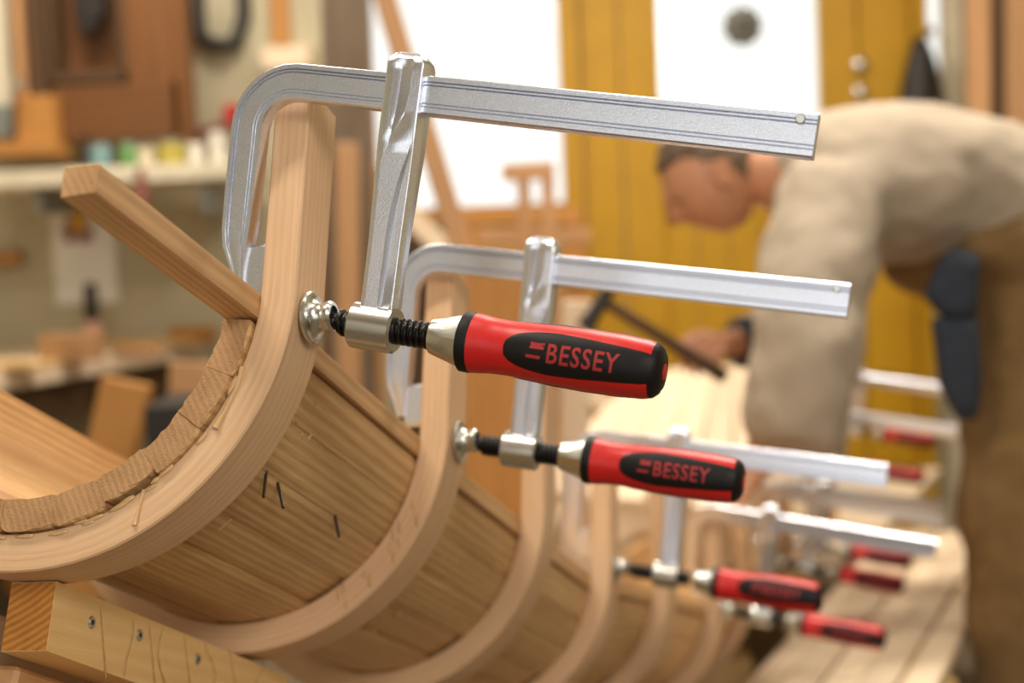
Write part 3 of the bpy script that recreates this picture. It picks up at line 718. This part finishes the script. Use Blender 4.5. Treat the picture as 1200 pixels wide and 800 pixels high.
lathe('base', [(0, H*.17), (H*.3, H*.16), (H*.42, H*.11)], M['pink'], t, p, (0, 0, 1), 16); lathe('grip', [(H*.42, H*.09), (H*.5, H*.11), (H*.95, H*.1), (H, H*.06)], M['dark'], t, p, (0, 0, 1), 16)
# timber under and beside the bench
def stand(name, u0, v0, u1, v1, wpx, Z, T, mat, label, cat='board', group=None, foot=True, floor=0.0):
    """a board that leans between two measured points at distance Z, carried down to the floor"""
    a, b = at(u0, v0, Z), at(u1, v1, Z); d = (b-a)
    if foot:
        k = (a.z-floor)/(a.z-b.z); b = a+d*k
    o = board(name, a, b, wpx/F*Z, T, mat, None, (1, 0, 0), .003); return thing(o, label, cat, group)
stand('timber_offcut', 150, 446, 132, 530, 56, 3.3, .06, M['orange'], 'short light timber standing beneath the bench front')
stand('timber_offcut', 236, 424, 232, 540, 70, 3.7, .05, M['tan'], 'wide tan board standing under the right end of the bench')
q = bar('crate', tuple(at(212, 520, 3.0)-Vector((.07, 0, .6)))[:2]+(0,), at(212, 474, 3.0)+Vector((.05, .25, 0)), M['dark']); thing(q, 'dark crate on the floor under the bench end', 'crate')
# leaning and standing lumber in front of the window wall
stand('bark_slab', 404, -60, 410, 250, 56, 4.2, .06, M['bark'], 'dark rough slab with bark standing left of the window', 'slab')
stand('leaning_board', 446, -20, 540, 290, 27, 3.6, .03, M['tan'], 'tan board leaning diagonally across the bright window', floor=.379)
stand('leaning_board', 452, 226, 560, 330, 24, 4.0, .03, M['pale'], 'pale board leaning low below the window corner', floor=.388)
stand('lumber_board', 407, 168, 409, 400, 26, 4.0, .05, M['tan'], 'tan board standing behind the sliding arm of the near clamp')
stand('lumber_board', 432, 196, 436, 420, 26, 4.4, .05, M['orange'], 'orange board right of the tan board behind the near clamp')
stand('lumber_board', 386, 190, 388, 420, 26, 4.6, .05, M['brown'], 'brown board standing just right of the near rib top')
stand('lumber_board', 500, 268, 498, 520, 60, 4.5, .05, M['darkwood'], 'dark board standing behind the second clamp corner')
stand('lumber_board', 580, 318, 578, 560, 68, 2.7, .03, M['orange'], 'orange board with a knot standing behind the second rib')
stand('lumber_board', 630, 312, 628, 560, 40, 3.2, .03, M['tan'], 'tan board standing right of the knotted orange board')
stand('lumber_board', 676, 352, 672, 600, 34, 2.9, .03, M['pale'], 'pale board standing left of the hammer head')
kn = at(563, 450, 2.69); o = lathe('knot_plug', [(-.004, .012), (.001, .011), (.002, .004)], M['darkwood'], None, kn, (0, -1, 0), 12)
kb = [x for x in bpy.data.objects if x.get('label', '').startswith('orange board with a knot')][0]
o.location = o.location-kb.location; o.parent = kb; o.name = 'knot'
rk = empty('timber_rack', at(600, 280, 4.8)); thing(rk, 'rack of horizontal boards under the bright window', 'rack')
for k, (u0, u1, v, mt) in enumerate(((545, 680, 254, 'orange'), (560, 690, 276, 'tan'), (550, 684, 298, 'orange'), (548, 690, 322, 'tan'), (550, 690, 348, 'orange'), (550, 690, 374, 'tan'))):
    a, b = at(u0, v, 4.8), at(u1, v, 4.8); board('rack_board', a, b, .3, .05, M[mt], rk, (0, 1, 0))
for u in (556, 672): board('rack_post', at(u, 246, 4.68), Vector((at(u, 246, 4.68).x, at(u, 246, 4.68).y, 0)), .05, .05, M['orange'], rk, (1, 0, 0))
hf = empty('gate_frame', at(625, 330, 4.3)); thing(hf, 'small tan wooden frame of two posts against the window', 'frame')
for u in (613, 641): 
    a = at(u, 200, 4.3); board('frame_post', a, Vector((a.x, a.y, .3705)), 16/F*4.3, .04, M['tan'], hf, (1, 0, 0))
board('frame_top', at(588, 203, 4.29), at(650, 199, 4.29), .03, .05, M['tan'], hf, (0, 1, 0))
# lumber at the right edge, coat
for k, (u0, u1, mt, lb) in enumerate(((1133, 1157, 'tan', 'tan board standing leftmost of the tall boards at the right edge'), (1157, 1173, 'darkwood', 'narrow dark board between the tall boards at the right edge'), (1174, 1225, 'tan', 'wide tan board rightmost of the tall boards at the right edge'))):
    c = (u0+u1)/2; stand('lumber_board', c, -120, c+2, 300, u1-u0, 4.4+.04*k, .05, M[mt], lb)
ct = empty('coat', at(1080, 118, YB-.16)); thing(ct, 'black coat hanging beside the yellow door', 'coat')
rings = []
for v, hw, cx in ((42, 4, 1079), (50, 9, 1079), (64, 14, 1080), (84, 19, 1081), (110, 23, 1081), (140, 25, 1080), (190, 24, 1079), (230, 22, 1079)):
    c = at(cx, v, YB-.16); r = hw/F*YB
    rings.append([c+Vector((r*math.cos(a)*(1+.12*math.sin(5*a)), r*.6*math.sin(a), 0)) for a in [2*math.pi*k/20 for k in range(20)]])
vs, fs = loft(rings); mk('coat_body', vs, fs, M['dark'], ct, smooth=50)
lathe('coat_hook', [(0, .012), (.1, .012), (.105, .02), (.12, .018)], M['zincs'], ct, at(1079, 42, YB-.02), (0, -1, 0), 12)

# ------------------------------------------------------------------ long boards on trestles at lower right
zb = .37
lb = []
nr, fr_ = atz(985, 800, zb), atz(1108, 632, zb); bd = (fr_-nr).normalized(); bs = Vector((bd.y, -bd.x, 0)); bw = .06
tr = empty('board_trestle', (nr.x, nr.y, 0)); thing(tr, 'low trestle carrying the pale boards at lower right', 'trestle')
for k in range(5):
    o_ = bs*(k-2)*bw; hz = (.0, .006, .002, .008, .003)[k]
    a, b = nr+o_, fr_+o_*1.0
    o = board('long_board', a-bd*.35+Vector((0, 0, hz-.012)), b+bd*.1+Vector((0, 0, hz-.012)), bw*.93, .024, M['pale'], None, tuple(bs), .003)
    thing(o, 'long pale board, %s of the boards lying at lower right' % ('leftmost', 'second from left', 'middle one', 'fourth from left', 'rightmost')[k], 'board', 'long pale boards at lower right'); lb.append((a, b))
lb[0] = (nr-bs*.05, fr_-bs*.05)
for s in (.1, .9):
    p = (lb[0][0].lerp(lb[0][1], s)+lb[4][0].lerp(lb[4][1], s))/2
    board('trestle_bar', (p.x-.16, p.y, zb-.061), (p.x+.13, p.y, zb-.061), .05, .07, M['pine'], tr, (0, 1, 0))
    for q in (-.13, .1): board('leg', (p.x+q, p.y, zb-.1), (p.x+q*1.15, p.y, 0), .04, .04, M['pine'], tr, (0, 1, 0))
sp = empty('low_platform', (.5, 3.9, 0)); thing(sp, 'low pale platform behind the far end of the chute, under the sloping panel', 'platform')
tp_ = [nr+bd*((Y_-nr.y)/bd.y)-bs*(2.5*bw+.01) for Y_ in (3.36, 4.5)]
vs, fs = loft([[Vector((-.1, y, zb-.022)), Vector((q.x, q.y, zb-.022)), Vector((q.x, q.y, zb)), Vector((-.1, y, zb))] for y, q in ((3.36, tp_[0]), (4.5, tp_[1]))])
mk('platform_top', vs, fs, M['pale'], sp)
for x, y in ((-.05, 3.42), (.62, 3.42), (-.05, 4.44), (.95, 4.44)): board('leg', (x, y, zb-.022), (x, y, 0), .05, .05, M['pine'], sp, (1, 0, 0))
# pale broad work panel that the man works on, of planks
pn = empty('plank_panel', at(800, 700, 3.2)); thing(pn, 'sloping panel of pale planks in front of the bending man', 'panel')
A = [at(655, 530, 3.55), at(900, 545, 3.5)]; B = [at(752, 436, 4.15), at(884, 424, 4.15)]
nP = 6
for k in range(nP):
    a = A[0].lerp(A[1], (k+.5)/nP); b = B[0].lerp(B[1], (k+.5)/nP); wd = (A[1]-A[0]).length/nP; wd2 = (B[1]-B[0]).length/nP
    d = (b-a).normalized(); sx = (A[1]-A[0]).normalized(); nz = sx.cross(d).normalized(); a = a-d*.25
    o_ = random.uniform(-.002, .002)
    cs = [a-sx*wd*.49+nz*o_, a+sx*wd*.49+nz*o_, b+sx*wd2*.49+nz*o_, b-sx*wd2*.49+nz*o_]
    cs = cs+[c-nz*.024 for c in cs]
    g = [(0, -wd/2, .3*k), (0, wd/2, .3*k), (1, wd2/2, .3*k), (1, -wd2/2, .3*k)]; g = g+[(x, y, z+.02) for x, y, z in g]
    mk('plank', cs, [(0, 1, 2, 3), (7, 6, 5, 4), (0, 1, 5, 4), (1, 2, 6, 5), (2, 3, 7, 6), (3, 0, 4, 7)], M['pale'], pn, grain=g)
for s, t in ((.1, .15), (.9, .15), (.15, .9), (.85, .9)):
    p = A[0].lerp(A[1], s).lerp(B[0].lerp(B[1], s), t); board('leg', p-Vector((0, 0, .045)), (p.x, p.y, zb+.0005), .05, .05, M['pine'], pn, (1, 0, 0))

# ------------------------------------------------------------------ the man
def skin(name, joints, edges, mat, parent, root=0, sub=2, extra=None):
    """joints: (point, rx, ry); grown to one continuous surface with a skin modifier, then frozen"""
    me = bpy.data.meshes.new(name); me.from_pydata([tuple(j[0]) for j in joints], edges, [])
    o = bpy.data.objects.new(name, me); COL.objects.link(o)
    o.modifiers.new('skin', 'SKIN').use_smooth_shade = True
    sv = me.skin_vertices[0].data
    for i, j in enumerate(joints): sv[i].radius = (j[1], j[2]); sv[i].use_root = (i == root)
    m = o.modifiers.new('sub', 'SUBSURF'); m.levels = sub; m.render_levels = sub
    bpy.context.view_layer.update()
    ev = bpy.data.meshes.new_from_object(o.evaluated_get(bpy.context.evaluated_depsgraph_get()))
    vs = [v.co.copy() for v in ev.vertices]; fs = [list(p.vertices) for p in ev.polygons]
    bpy.data.objects.remove(o)
    if extra:
        for v2, f2 in extra: b = len(vs); vs += v2; fs += [[i+b for i in f] for f in f2]
    return mk(name, vs, fs, mat, parent, smooth=True)
foot0 = at(1205, 940, 2.72)
man = empty('person', (foot0.x, foot0.y, 0)); thing(man, 'man in oatmeal shirt and brown work trousers bending over, holding a hammer', 'person')
J = {}
def j(n, u, v, Z, rx, ry=None): J[n] = (at(u, v, Z), rx, ry or rx)
j('pelvis', 1215, 275, 2.87, .155, .15); j('spine', 1130, 212, 2.80, .14, .15); j('chest', 1020, 205, 2.76, .135, .165); j('upper', 950, 215, 2.76, .115, .15)
j('neck', 905, 205, 2.76, .056); j('skull', 858, 200, 2.76, .058)
j('shn', 968, 228, 2.60, .075); j('eln', 925, 400, 2.50, .048); j('wrn', 898, 512, 2.52, .030)
j('shf', 955, 232, 2.93, .075); j('elf', 935, 372, 2.98, .048); j('wrf', 868, 402, 2.84, .031)
j('hipn', 1212, 330, 2.76, .105); j('knn', 1188, 580, 2.70, .066); j('ann', 1212, 875, 2.74, .045)
j('hipf', 1238, 325, 2.98, .105); j('knf', 1222, 590, 2.98, .066); j('anf', 1250, 860, 3.06, .045)
for a in ('ann', 'anf'): p = J[a][0]; J[a] = (Vector((p.x, p.y, .085)), .036, .04)
for a, b in (('ton', 'ann'), ('tof', 'anf')): p = J[b][0]; J[b[:0]+a] = (Vector((p.x-.15, p.y-.01, .026)), .018, .026)
def graph(names, links, scale=1.0):
    idx = {n: i for i, n in enumerate(names)}; return [(J[n][0], J[n][1]*scale, J[n][2]*scale) for n in names], [(idx[a], idx[b]) for a, b in links]
# hands: palm plus five fingers
def hand(pref, wr, dirv, palmn, side, curl):
    """dirv: wrist to knuckles, palmn: out of the palm, side: towards the thumb"""
    W = J[wr][0]; d = dirv.normalized(); n = (palmn-d*palmn.dot(d)).normalized(); s = d.cross(n); 
    if s.dot(side) < 0: s = -s
    names, links = [], []
    J[pref+'palm'] = (W+d*.055, .030, .020); names.append(pref+'palm'); links.append((wr, pref+'palm'))
    for k, ln in enumerate((.072, .080, .074, .058)):
        off = (.03-.02*k)
        p = W+d*.092+s*off; prev = pref+'palm'; ang = 0; nm = pref+'f%d0' % k
        J[nm] = (p, .0105, .0105); names.append(nm); links.append((prev, nm)); prev = nm
        for q in range(3):
            ang += curl*(.8 if q else .6); p = p+(d*math.cos(ang)+n*math.sin(ang))*ln*(.45, .32, .24)[q]
            nm = pref+'f%d%d' % (k, q+1); J[nm] = (p, .0092-.0008*q, .0092-.0008*q); names.append(nm); links.append((prev, nm)); prev = nm
    p = W+d*.035+s*.03; prev = pref+'palm'
    for q, (a, b_, c) in enumerate(((.25, .55, .25), (.6, .35, .35), (.7, 0, .5))):
        p = p+(d*a+s*b_+n*c).normalized()*(.022, .03, .026)[q]; nm = pref+'t%d' % q; J[nm] = (p, .0115-.001*q, .0115-.001*q); names.append(nm); links.append((prev, nm)); prev = nm
    return names, links
ham_a, ham_b = at(706, 352, 2.72), at(850, 442, 2.72)
hd = (ham_b-ham_a).normalized()
h1n, h1l = hand('hf_', 'wrf', at(818, 404, 2.74)-J['wrf'][0], Vector((-.2, .5, -.9)), Vector((-.6, -.5, .5)), 1.0)
h2n, h2l = hand('hn_', 'wrn', Vector((-.35, -.05, -.9)), Vector((-.9, .2, .2)), Vector((-.2, .9, 0)), .5)
# head
def head_parts():
    ctr = at(832, 209, 2.76)
    up = c2wv(-.62, -.78, -.02).normalized(); fwd = c2wv(-.78, .62, .06); fwd = (fwd-up*fwd.dot(up)).normalized(); left = up.cross(fwd)
    P = lambda x, y, z: ctr+(fwd*x+left*y+up*z)*.86
    g = lambda x, c, s: math.exp(-((x-c)/s)**2)
    vs, fs, n, m = [], [], 44, 34
    def shape(th, ph):
        z = math.cos(th); s = math.sin(th); x, y = s*math.cos(ph), s*math.sin(ph)
        X_, Y_, Z_ = .098*x, .076*y, .118*z
        front = max(0, x)
        if z < 0: k = -z; Y_ *= 1-.32*k*k; X_ *= (1-.1*k) if x > 0 else (1-.35*k)
        if x > 0:
            X_ += front*(.026*g(z, -.2, .13)*g(y, 0, .16) + .013*g(z, -.05, .25)*g(y, 0, .12)      # nose
                  + .007*g(z, .14, .09)*g(y, 0, .5) - .010*g(z, .02, .09)*(g(y, .42, .17)+g(y, -.42, .17))   # brow, sockets
                  + .008*g(z, -.5, .07)*g(y, 0, .28) - .004*g(z, -.57, .03)*g(y, 0, .25) + .007*g(z, -.63, .06)*g(y, 0, .26)  # lips
                  + .012*g(z, -.9, .14)*g(y, 0, .35))                                        # chin
        return X_, Y_, Z_
    for i in range(m+1):
        th = math.pi*(.01+.98*i/m)
        for k in range(n): vs.append(shape(th, 2*math.pi*k/n))
    for i in range(m):
        for k in range(n): fs.append([i*n+k, i*n+(k+1) % n, (i+1)*n+(k+1) % n, (i+1)*n+k])
    fs.append(list(range(n))); fs.append(list(range(m*n, m*n+n)))
    skull = ([P(*v) for v in vs], fs)
    ears = []
    for sg in (1, -1):
        ev, ef = [], []
        for i in range(9):
            a = math.pi*i/8
            for k in range(12):
                b = 2*math.pi*k/12; xx, zz = .017*math.sin(a)*math.cos(b), .030*math.sin(a)*math.sin(b); yy = .012*math.cos(a)
                rim = .006*((xx/.017)**2+(zz/.03)**2)
                ev.append(P(-.012+xx-abs(yy)*.2, sg*(.074+.008+rim*1.2+yy*.6-.3*xx), -.004+zz))
        for i in range(8):
            for k in range(12): ef.append([i*12+k, i*12+(k+1) % 12, (i+1)*12+(k+1) % 12, (i+1)*12+k])
        ears.append((ev, ef))
    # hair cap
    hv, hf_, keep = [], [], {}
    for i in range(m+1):
        th = math.pi*(.01+.98*i/m)
        for k in range(n):
            ph = 2*math.pi*k/n; X_, Y_, Z_ = shape(th, ph); z = math.cos(th); x = math.sin(th)*math.cos(ph)
            t = 1.07+.025*math.sin(9*ph+5*th)+.02*math.sin(17*th)
            hv.append(P(X_*t-.002, Y_*t, Z_*t))
            keep[i*n+k] = (z > .52-.55*max(0, -x)-.2*max(0, -x) if x > .25 else z > .5-1.15*(.25-x) if x > -.45 else z > -.42) and not (abs(x+.1) < .2 and z < .14)
    for i in range(m):
        for k in range(n):
            f = [i*n+k, i*n+(k+1) % n, (i+1)*n+(k+1) % n, (i+1)*n+k]
            if all(keep[q] for q in f): hf_.append(f)
    hf_.append(list(range(n)))
    eyes = []
    for sg in (1, -1): eyes.append(P(.078, sg*.031, .004))
    return skull, ears, (hv, hf_), eyes, P
skull, ears, hair, eyes, HP = head_parts()
bn_ = ['pelvis', 'spine', 'chest', 'upper', 'neck', 'skull', 'shn', 'eln', 'wrn', 'shf', 'elf', 'wrf', 'hipn', 'knn', 'ann', 'ton', 'hipf', 'knf', 'anf', 'tof']
bl_ = [('pelvis', 'spine'), ('spine', 'chest'), ('chest', 'upper'), ('upper', 'neck'), ('neck', 'skull'), ('upper', 'shn'), ('shn', 'eln'), ('eln', 'wrn'), ('upper', 'shf'), ('shf', 'elf'), ('elf', 'wrf'),
       ('pelvis', 'hipn'), ('hipn', 'knn'), ('knn', 'ann'), ('ann', 'ton'), ('pelvis', 'hipf'), ('hipf', 'knf'), ('knf', 'anf'), ('anf', 'tof')]
Jb = dict(J)
for k in bn_:
    if k not in ('neck', 'skull', 'wrn', 'wrf'): J[k] = (J[k][0], J[k][1]*.7, J[k][2]*.7)
jn, je = graph(bn_+h1n+h2n, bl_+h1l+h2l)
skin('body', jn, je, M['skin'], man, 0, 2, [skull]+ears)
J = Jb
mk('hair', hair[0], hair[1], M['hair'], man, smooth=True)
for e in eyes: lathe('eye', [(-.009, .002), (-.006, .006), (0, .0085), (.004, .006), (.006, .002)], M['dark'], man, e, HP(1, 0, 0)-HP(0, 0, 0), 12)
# shirt: torso and sleeves melted into one cloth surface
def chain_vf(pts):
    P_ = [at(u, v, Z) if Z else u for u, v, Z, *_ in pts]; rad_ = [(p[3], p[4] if len(p) > 4 else p[3]) for p in pts]
    rings = []; n = 24
    def ring(c, t, ra, rb):
        nz = (fw-t*fw.dot(t)).normalized(); ny = t.cross(nz); return [c+ny*ra*math.cos(q)+nz*rb*math.sin(q) for q in [2*math.pi*k/n for k in range(n)]]
    for i, c in enumerate(P_):
        t = (P_[min(i+1, len(P_)-1)]-P_[max(i-1, 0)]).normalized(); ra, rb = rad_[i]
        if i == 0: rings += [ring(c-t*ra*.3*math.sin(q), t, ra*math.cos(q), rb*math.cos(q)) for q in (1.3, .8)]
        rings.append(ring(c, t, ra, rb))
        if i == len(P_)-1: rings += [ring(c+t*ra*.3*math.sin(q), t, ra*math.cos(q), rb*math.cos(q)) for q in (.8, 1.3)]
    return loft(rings)
def cloth(name, chains, mat, voxel=.014, extra=()):
    vs, fs = [], []
    for v2, f2 in [chain_vf(c) for c in chains]+list(extra):
        b = len(vs); vs += v2; fs += [tuple(i+b for i in f) for f in f2]
    me = bpy.data.meshes.new(name); me.from_pydata([tuple(v) for v in vs], [], fs)
    bm = bmesh.new(); bm.from_mesh(me); bmesh.ops.recalc_face_normals(bm, faces=bm.faces); bm.to_mesh(me); bm.free()
    o = bpy.data.objects.new(name, me); COL.objects.link(o)
    m = o.modifiers.new('remesh', 'REMESH'); m.mode = 'VOXEL'; m.voxel_size = voxel
    m = o.modifiers.new('smooth', 'SMOOTH'); m.iterations = 8; m.factor = .5
    bpy.context.view_layer.update()
    ev = bpy.data.meshes.new_from_object(o.evaluated_get(bpy.context.evaluated_depsgraph_get()))
    vs = [v.co.copy() for v in ev.vertices]; fs = [list(p.vertices) for p in ev.polygons]; bpy.data.objects.remove(o)
    return mk(name, vs, fs, mat, man, smooth=True)
sh_ = cloth('shirt', [[(900, 206, 2.76, .055, .065), (930, 208, 2.76, .095, .15), (975, 212, 2.765, .135, .195), (1040, 213, 2.775, .15, .20), (1110, 222, 2.80, .143, .19), (1175, 238, 2.83, .135, .185), (1225, 256, 2.86, .12, .17)],
                      [(975, 225, 2.64, .10), (958, 310, 2.57, .098), (944, 410, 2.50, .092), (930, 495, 2.50, .084), (926, 516, 2.50, .080)],
                      [(970, 230, 2.92, .09), (932, 370, 2.95, .075), (892, 397, 2.88, .052), (878, 400, 2.86, .048)]], M['shirt'])
tx = bpy.data.textures.new('folds', 'CLOUDS'); tx.noise_scale = .09
def folds(o, st):
    me = o.data
    from mathutils import noise
    for v in me.vertices:
        p = v.co; k = noise.noise(Vector((p.x*9+p.z*6, p.y*5, p.z*9-p.x*5)))+.5*noise.noise(p*22); v.co = p+v.normal*k*st
folds(sh_, .016)
tube('cuff', [at(884, 399, 2.862), at(878, 400, 2.855), at(868, 402, 2.845), at(862, 402.5, 2.84)], [.046, .049, .048, .043], M['navy'], man, 16)
# trousers
an_, af_ = J['ann'][0], J['anf'][0]
tp = cloth('trousers', [[(1085, 305, 2.79, .055, .17), (1130, 295, 2.81, .105, .205), (1185, 298, 2.85, .145, .21), (1222, 318, 2.87, .15, .21), (1228, 350, 2.87, .12, .2)],
    [(1216, 340, 2.77, .13), (1202, 470, 2.74, .115), (1190, 590, 2.70, .098), (1196, 720, 2.71, .092), (Vector((an_.x, an_.y, .12)), 0, 0, .085)],
    [(1240, 340, 2.98, .125), (1236, 470, 2.98, .112), (1226, 590, 2.98, .096), (1236, 720, 3.02, .09), (Vector((af_.x, af_.y, .12)), 0, 0, .085)]], M['trouser']); folds(tp, .012)
# belly flap under the hem and the hanging dark pocket on the thigh
def pad(name, outline, Z, T, mat, bulge=.02):
    c = Vector((sum(p[0] for p in outline)/len(outline), sum(p[1] for p in outline)/len(outline)))
    rings = []
    for s, dz in ((.75, 0), (1.0, T*.3), (1.0, T*.7), (.7, T)):
        rings.append([at(c.x+(p[0]-c.x)*s, c.y+(p[1]-c.y)*s, (p[2] if len(p) > 2 else Z)+dz-bulge*0) for p in outline])
    return cloth(name, [], mat, .007, [loft(rings)])
pad('pocket_flap', [(1102, 300), (1118, 286), (1150, 300), (1146, 372), (1110, 378), (1080, 348)], 2.585, .07, M['navy'])
pad('tool_pocket', [(1090, 372), (1146, 368), (1152, 440), (1146, 490), (1122, 494), (1100, 452)], 2.585, .07, M['navy'])
for a, b in (('ann', 'ton'), ('anf', 'tof')):
    p = J[a][0]; rings = []
    for dx, hw, z0, z1 in ((.075, .03, .0, .07), (.055, .042, .0, .12), (-.03, .043, .0, .11), (-.1, .05, .0, .075), (-.17, .046, .0, .055), (-.205, .02, .004, .035)):
        rings.append([Vector((p.x+dx, p.y-.01+y*hw, z0+(z1-z0)*zz)) for y, zz in ((-1, 0), (1, 0), (1, .6), (.6, 1), (-.6, 1), (-1, .6))])
    vs, fs = loft(rings); mk('shoe', vs, fs, M['shoe'], man, smooth=45)
# hammer
hm = empty('hammer', ham_b); thing(hm, 'hammer with dark head held in the far hand', 'hammer')
tube('handle', [ham_a, ham_a.lerp(ham_b, .5), ham_b], [.010, .0115, .014], M['darkwood'], hm, 12)
sd = (c2wv(-.45, 1, 0)); sd = (sd-hd*sd.dot(hd)).normalized()
lathe('head', [(-.05, .006), (-.045, .012), (-.02, .013), (.02, .014), (.04, .015), (.055, .017), (.06, .015)], M['dark'], hm, ham_a, sd, 14)
